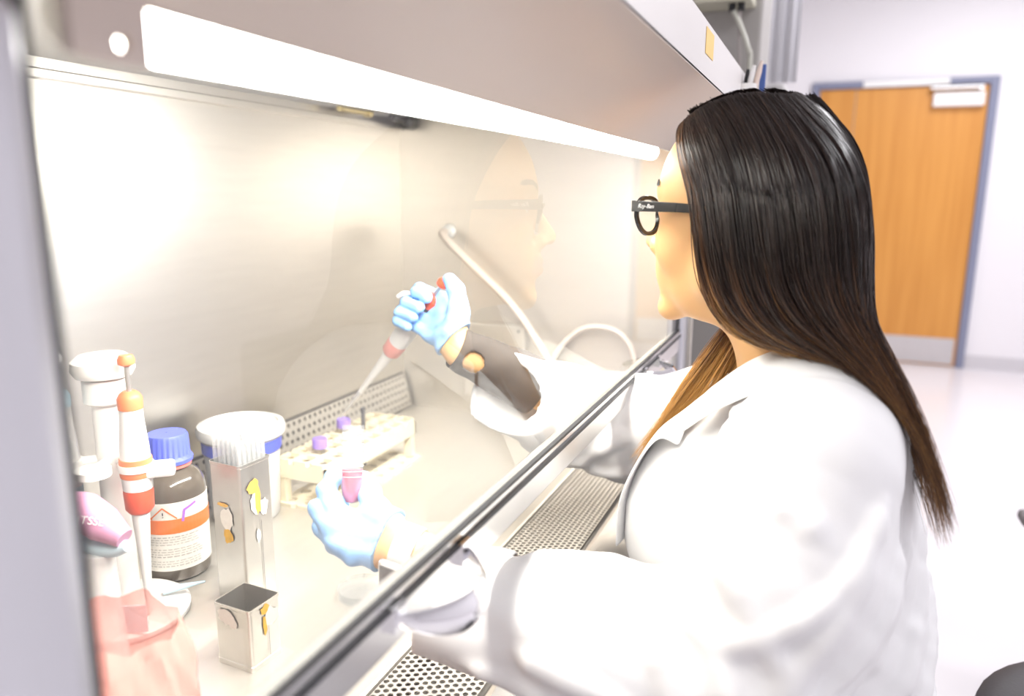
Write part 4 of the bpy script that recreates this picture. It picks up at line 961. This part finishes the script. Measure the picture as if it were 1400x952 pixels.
# ---- eyeglasses
gl = thing('eyeglasses', 'black framed eyeglasses worn by the woman at the cabinet', 'glasses', tuple(HD(0, .095, -.005)))
M['frame'] = mat('glossy_black_acetate', (.012, .012, .014), .18)
for s_ in (-1, 1):
    rim = []
    for i in range(40):
        a = 2*math.pi*i/40; ex = .0245*math.copysign(abs(math.cos(a))**.85, math.cos(a)); ez = .0205*math.copysign(abs(math.sin(a))**.85, math.sin(a))
        ex *= 1+.10*math.sin(a); r0 = s_*(.0345+ (ex if True else 0)); rim.append((r0, .1045-1.6*max(0, abs(r0)-.02)**2-.004*(ez < 0)*abs(ez)/.02, -.008+ez))
    V = []; F = []; n = 40; sec = [(-.0021, -.0018), (.0021, -.0018), (.0026, .0018), (-.0026, .0018)]
    c = np.array((s_*.0345, .102, -.008))
    for (r0, f0, u0) in rim:
        o_ = np.array((r0-c[0], 0, u0-c[2])); o_ /= np.linalg.norm(o_)
        for so, sf in sec: V.append(HD(*(np.array((r0, f0+sf, u0))+o_*so)))
    for i in range(n):
        k = (i+1) % n
        for j in range(4): l = (j+1) % 4; F.append((i*4+j, i*4+l, k*4+l, k*4+j))
    MB().raw(V, F).build('rim', M['frame'], gl, smooth=True)
    V = [HD(r0, f0, u0) for r0, f0, u0 in rim]+[HD(r0, f0+.0015, u0) for r0, f0, u0 in rim]
    MB().raw(V, [tuple(range(40)), tuple(range(40, 80))]+[(i, (i+1) % 40, 40+(i+1) % 40, 40+i) for i in range(40)]).build('lens', clear('spectacle_lens', (.97, .97, .96), 0.0, 1.5), gl)
    # temple arm
    tp = [(.0615, .1045, .0035), (.0695, .1015, .0035), (.0735, .085, .0035), (.0775, .040, .0030), (.0800, .0, .001), (.0770, -.020, -.012)]
    V = []; F = []; hh = [.0050, .0062, .0058, .0050, .0042, .0032]
    for (r0, f0, u0), h_ in zip(tp, hh):
        for dr, du in ((-.0015, -h_), (.0015, -h_), (.0015, h_), (-.0015, h_)): V.append(HD(s_*(r0+dr), f0, u0+du))
    for i in range(len(tp)-1):
        for j in range(4): l = (j+1) % 4; F.append((i*4+j, i*4+l, (i+1)*4+l, (i+1)*4+j))
    F += [(0, 1, 2, 3), tuple(range(len(V)-4, len(V)))]
    tm = MB().raw(V, F).build('temple_arm', M['frame'], gl, bevel=.0008)
    p0 = HD(s_*.0735, .0870, .0037); p1 = HD(s_*.0765, .052, .0034); ex = Vector(p1-p0).normalized(); ez = Vector((0, 0, 1)); en = ex.cross(ez)
    if en.dot(Vector(Rt))*s_ < 0: ex = -ex; en = -en
    letters('maker_script', 'Ray-Ban', .0064, M['white'], tm, Vector(HD(s_*.0748, .0800, .0036))+en*.0011, ex, ez, en, .35)
MB().tube([HD(-.0125, .1035, -.003), HD(-.005, .107, .002), HD(.005, .107, .002), HD(.0125, .1035, -.003)], [.0022]*4, 8, sub=3).build('bridge', M['frame'], gl, smooth=True)

# ---- hair
def hair_mat():
    m = mat('dark_brown_hair', (.02, .012, .01), .30, spec=.55); nt = m.node_tree; N = nt.nodes; L = nt.links
    a = N.new('ShaderNodeAttribute'); a.attribute_name = 'tone'; r = N.new('ShaderNodeValToRGB'); e = r.color_ramp.elements
    e[0].position = 0; e[0].color = (.010, .0065, .006, 1); e[1].position = 1; e[1].color = (.50, .26, .075, 1)
    q = e.new(.35); q.color = (.030, .016, .011, 1); q = e.new(.7); q.color = (.17, .080, .035, 1)
    L.new(a.outputs['Fac'], r.inputs[0]); L.new(r.outputs[0], N['Principled BSDF'].inputs['Base Color']); return m
M['hair'] = hair_mat()
def hair_pts(G): return np.array([HD(*p) if len(p) == 3 else p[1:] for p in G])
# guides in head axes (r right, f forward, u up): from the parting, over the side of the head, to the ends
GL = np.array([
 [(-0.0360, 0.0634, 0.0872), (-0.0560, 0.0516, 0.0672), (-0.0720, 0.0308, 0.0324), (-0.0780, 0.0206, -0.0088), (-0.0760, 0.0154, -0.0543), (-0.0720, 0.0056, -0.0941), (-0.0700, -0.0146, -0.1217), (-0.0660, -0.0503, -0.1360), (-0.0550, -0.0919, -0.1392)],
 [(-0.0340, 0.0488, 0.0927), (-0.0620, 0.0234, 0.0697), (-0.0800, 0.0027, 0.0285), (-0.0850, -0.0086, -0.0151), (-0.0840, -0.0167, -0.0590), (-0.0800, -0.0320, -0.0993), (-0.0760, -0.0634, -0.1245), (-0.0640, -0.1062, -0.1357), (-0.0520, -0.1445, -0.1433)],
 [(-0.0320, 0.0285, 0.0971), (-0.0700, -0.0118, 0.0702), (-0.0880, -0.0353, 0.0284), (-0.0920, -0.0462, -0.0206), (-0.0900, -0.0540, -0.0666), (-0.0850, -0.0695, -0.1019), (-0.0760, -0.1006, -0.1245), (-0.0600, -0.1435, -0.1392), (-0.0480, -0.1810, -0.1699)],
 [(-0.0300, 0.0046, 0.1011), (-0.0700, -0.0457, 0.0690), (-0.0900, -0.0723, 0.0283), (-0.0940, -0.0836, -0.0189), (-0.0910, -0.0902, -0.0635), (-0.0850, -0.1048, -0.0977), (-0.0700, -0.1332, -0.1229), (-0.0540, -0.1730, -0.1560), (-0.0460, -0.2081, -0.2038)],
 [(-0.0270, -0.0218, 0.1040), (-0.0620, -0.0755, 0.0710), (-0.0830, -0.1045, 0.0316), (-0.0860, -0.1154, -0.0178), (-0.0830, -0.1209, -0.0616), (-0.0760, -0.1315, -0.0956), (-0.0620, -0.1545, -0.1224), (-0.0500, -0.1925, -0.1708), (-0.0420, -0.2257, -0.2397)],
 [(-0.0220, -0.0411, 0.1068), (-0.0460, -0.0971, 0.0731), (-0.0620, -0.1254, 0.0319), (-0.0660, -0.1367, -0.0176), (-0.0640, -0.1395, -0.0615), (-0.0600, -0.1445, -0.0939), (-0.0520, -0.1643, -0.1274), (-0.0440, -0.2049, -0.1851), (-0.0400, -0.2363, -0.2734)],
 [(-0.0120, -0.0480, 0.1100), (-0.0240, -0.1025, 0.0775), (-0.0340, -0.1288, 0.0357), (-0.0380, -0.1400, -0.0116), (-0.0360, -0.1414, -0.0672), (-0.0360, -0.1454, -0.1009), (-0.0360, -0.1660, -0.1338), (-0.0380, -0.2100, -0.1945), (-0.0380, -0.2408, -0.2909)],
 [(0.0040, -0.0435, 0.1132), (0.0060, -0.0946, 0.0796), (0.0080, -0.1185, 0.0366), (0.0080, -0.1275, -0.0134), (0.0060, -0.1303, -0.0717), (0.0020, -0.1364, -0.1065), (-0.0060, -0.1619, -0.1421), (-0.0200, -0.2108, -0.2094), (-0.0260, -0.2352, -0.2820)],
 [(.016, -.060, .116), (.048, -.084, .090), (.060, -.102, .035), (.062, -.108, -.035), (.058, -.114, -.105), (.050, -.132, -.155), (.036, -.160, -.190), (.014, -.20, -.25), (.000, -.225, -.32)],
 [(.006, -.010, .120), (.052, -.030, .106), (.086, -.045, .035), (.090, -.050, -.035), (.086, -.055, -.100), (.080, -.075, -.150), (.072, -.100, -.175), (.062, -.13, -.20), (.05, -.165, -.24)],
 [(-.012, .030, .118), (.044, .028, .106), (.084, .018, .030), (.088, .012, -.040), (.080, .004, -.090), (0.0500, 0.0270, -0.1640), (0.0440, 0.0475, -0.2011), (0.0340, 0.0704, -0.2468), (0.0140, 0.1029, -0.3016)],
 [(-.024, .060, .106), (.024, .068, .098), (.068, .055, .030), (.076, .030, -.035), (.072, .012, -.092), (0.0500, 0.0497, -0.1563), (0.0400, 0.0765, -0.2016), (0.0260, 0.1057, -0.2659), (0.0060, 0.1313, -0.3396)]], float)
def gcurve(t):
    # interpolate guides across the head (t in guide units)
    i = min(int(t), len(GL)-2); a = t-i; i0, i3 = max(i-1, 0), min(i+2, len(GL)-1)
    p0, p1, p2, p3 = GL[i0], GL[i], GL[i+1], GL[i3]
    return .5*(2*p1+(p2-p0)*a+(2*p0-5*p1+4*p2-p3)*a*a+(3*p1-p0-3*p2+p3)*a**3)
SUBH = 5
SKC, SKR = np.array((0, -.004, .034)), np.array((.074, .098, .086))
def dense(G, lift=.0045):
    P = np.array(catmull(G, SUBH))
    for _ in range(16): P[1:-1] = .5*P[1:-1]+.25*(P[:-2]+P[2:])
    q = (P-SKC)/(SKR+lift); k = np.linalg.norm(q, axis=1); m = k < 1; w_ = np.clip((P[m, 2]+.06)/.06, 0, 1)[:, None]
    P[m] = P[m]+w_*(SKC+(P[m]-SKC)/k[m][:, None]-P[m])
    for _ in range(9): P[1:-1] = .5*P[1:-1]+.25*(P[:-2]+P[2:])
    return P
# under-shell
rows = [dense(gcurve(t), .001) for t in np.linspace(0, len(GL)-1.001, 90)]; rows = np.array(rows); nr, nc = rows.shape[:2]
cen = np.array((0, -.01, 0.0)); V = []
sh_ = rows.copy(); k = np.clip(1-np.linspace(0, 1, nc)*1.25, 0, 1)[None, :, None]
d_ = sh_-np.array((0, -.01, 0))*1.0; nrm = d_.copy(); nrm[..., 2] *= .5; nrm /= np.linalg.norm(nrm, axis=-1, keepdims=True)
sh_ = sh_-nrm*.010*np.clip(1.25-np.linspace(0, 1, nc)*.6, .4, 1)[None, :, None]
V = (HC+HS*(sh_@np.stack([Rt, Fw, Up]))).reshape(-1, 3)
Fq = np.array([(i*nc+j, (i+1)*nc+j, (i+1)*nc+j+1, i*nc+j+1) for i in range(nr-1) for j in range(int(nc*(.80 if i < nr*.80 else .46)))])
capo = np_mesh('hair_underlayer', V, Fq, mat('hair_depths', (.018, .012, .010), .4), person); md = capo.modifiers.new('body', 'SOLIDIFY'); md.thickness = .003; md.offset = 0
ring = V.reshape(nr, nc, 3)[:, 0]; topc = HC+HS*(np.array((SKC[0]-.005, SKC[1]+.01, SKC[2]+SKR[2]+.0006))@np.stack([Rt, Fw, Up]))
lv = [ring]
for a_ in (.25, .5, .75):
    loc = ((ring*(1-a_)+topc*a_-HC)@np.stack([Rt, Fw, Up], 1))/HS; q = (loc-SKC)/(SKR+.0006); loc = SKC+(loc-SKC)/np.linalg.norm(q, axis=1)[:, None]
    lv.append(HC+HS*(loc@np.stack([Rt, Fw, Up])))
lv.append(np.repeat(topc[None], nr, 0)); CV = np.concatenate(lv)
CF = np.array([(l*nr+i, l*nr+(i+1) % nr, (l+1)*nr+(i+1) % nr, (l+1)*nr+i) for l in range(4) for i in range(nr)])
np_mesh('hair_crown', CV, CF, capo.data.materials[0], person)
# strands as three-sided tapering threads
def strands(paths, radii, tones, name, parent):
    ns = len(paths); npt = paths.shape[1]
    T = np.gradient(paths, axis=1); T /= np.maximum(np.linalg.norm(T, axis=2, keepdims=True), 1e-9)
    ref = np.array((.31, .22, .92)); U = np.cross(T, ref); U /= np.maximum(np.linalg.norm(U, axis=2, keepdims=True), 1e-9); W = np.cross(T, U)
    taper = np.interp(np.linspace(0, 1, npt), [0, .06, .7, 1], [.7, 1, .85, .12])[None, :, None]
    V = np.empty((ns, npt, 3, 3))
    for q in range(3):
        a = q*2*math.pi/3; V[:, :, q] = paths+(U*math.cos(a)+W*math.sin(a))*radii[:, None, None]*taper
    idx = np.arange(ns*npt*3).reshape(ns, npt, 3); F = []
    for q in range(3):
        r = (q+1) % 3; F.append(np.stack([idx[:, :-1, q], idx[:, :-1, r], idx[:, 1:, r], idx[:, 1:, q]], -1).reshape(-1, 4))
    o = np_mesh(name, V.reshape(-1, 3), np.concatenate(F), M['hair'], parent); at = o.data.attributes.new('tone', 'FLOAT', 'POINT')
    at.data.foreach_set('value', np.repeat(tones, 3, axis=1).astype(np.float32).ravel()); o['kind'] = 'stuff'; return o
def make_hair(n, seed):
    g = np.random.default_rng(seed); P_ = []; R_ = []; To = []
    clumps = np.concatenate([g.uniform(0, len(GL)-1.001, 230), g.uniform(9.5, len(GL)-1.001, 50)])
    for i in range(n):
        c = clumps[g.integers(len(clumps))]; t = np.clip(c+g.normal(0, .05), 0, len(GL)-1.002); G = gcurve(t).copy()
        m = len(G); w_ = np.linspace(0, 1, m)
        cg = np.random.default_rng(int(c*1e5)); lay = g.random()**1.5
        jit = cg.normal(0, .0035, (m, 3))*w_[:, None]+g.normal(0, .0016, (m, 3))*(.35+w_[:, None])
        if g.random() < .05: jit = jit+g.normal(0, .006, (m, 3))*w_[:, None]
        d = G-np.array((0, -.01, 0)); d[:, 2] *= .4; d /= np.linalg.norm(d, axis=1, keepdims=True)
        G = G+jit+d*(.002-.008*lay+ .003*cg.random())[..., None] if False else G+jit+d*(.0025-.007*lay+.004*(cg.random()-.3))
        G[0] = gcurve(t)[0]+g.normal(0, .0018, 3)-d[0]*.001
        path = dense(G, .003+.006*g.random()); ln = 1-.38*g.random()**1.6 if 1.2 < t < 8.5 else g.uniform(.82, 1.0)
        s = np.linspace(0, (len(path)-1)*ln, len(path)); path = np.stack([np.interp(s, np.arange(len(path)), path[:, k]) for k in range(3)], 1)
        P_.append(path); R_.append(g.uniform(.00032, .00065))
        tip = np.clip((np.linspace(0, 1, len(path))-.55)/.45, 0, 1); base = g.uniform(.02, .29)+.12*(cg.random() > .8); front = .42*np.clip(1.3-t, 0, 1)*(.3+.7*g.random())+(.50 if t > 9.3 else 0)*np.clip((np.linspace(0, 1, len(path))-.35)*2, 0, 1)
        To.append(np.clip(base+tip*g.uniform(.30, .72)+front, 0, 1))
    P_ = np.array(P_); P_ = HC+HS*(P_@np.stack([Rt, Fw, Up])); return P_, np.array(R_), np.array(To)
hp_, hr_, ht_ = make_hair(7600, 11)
strands(hp_, hr_, ht_, 'hair', person)
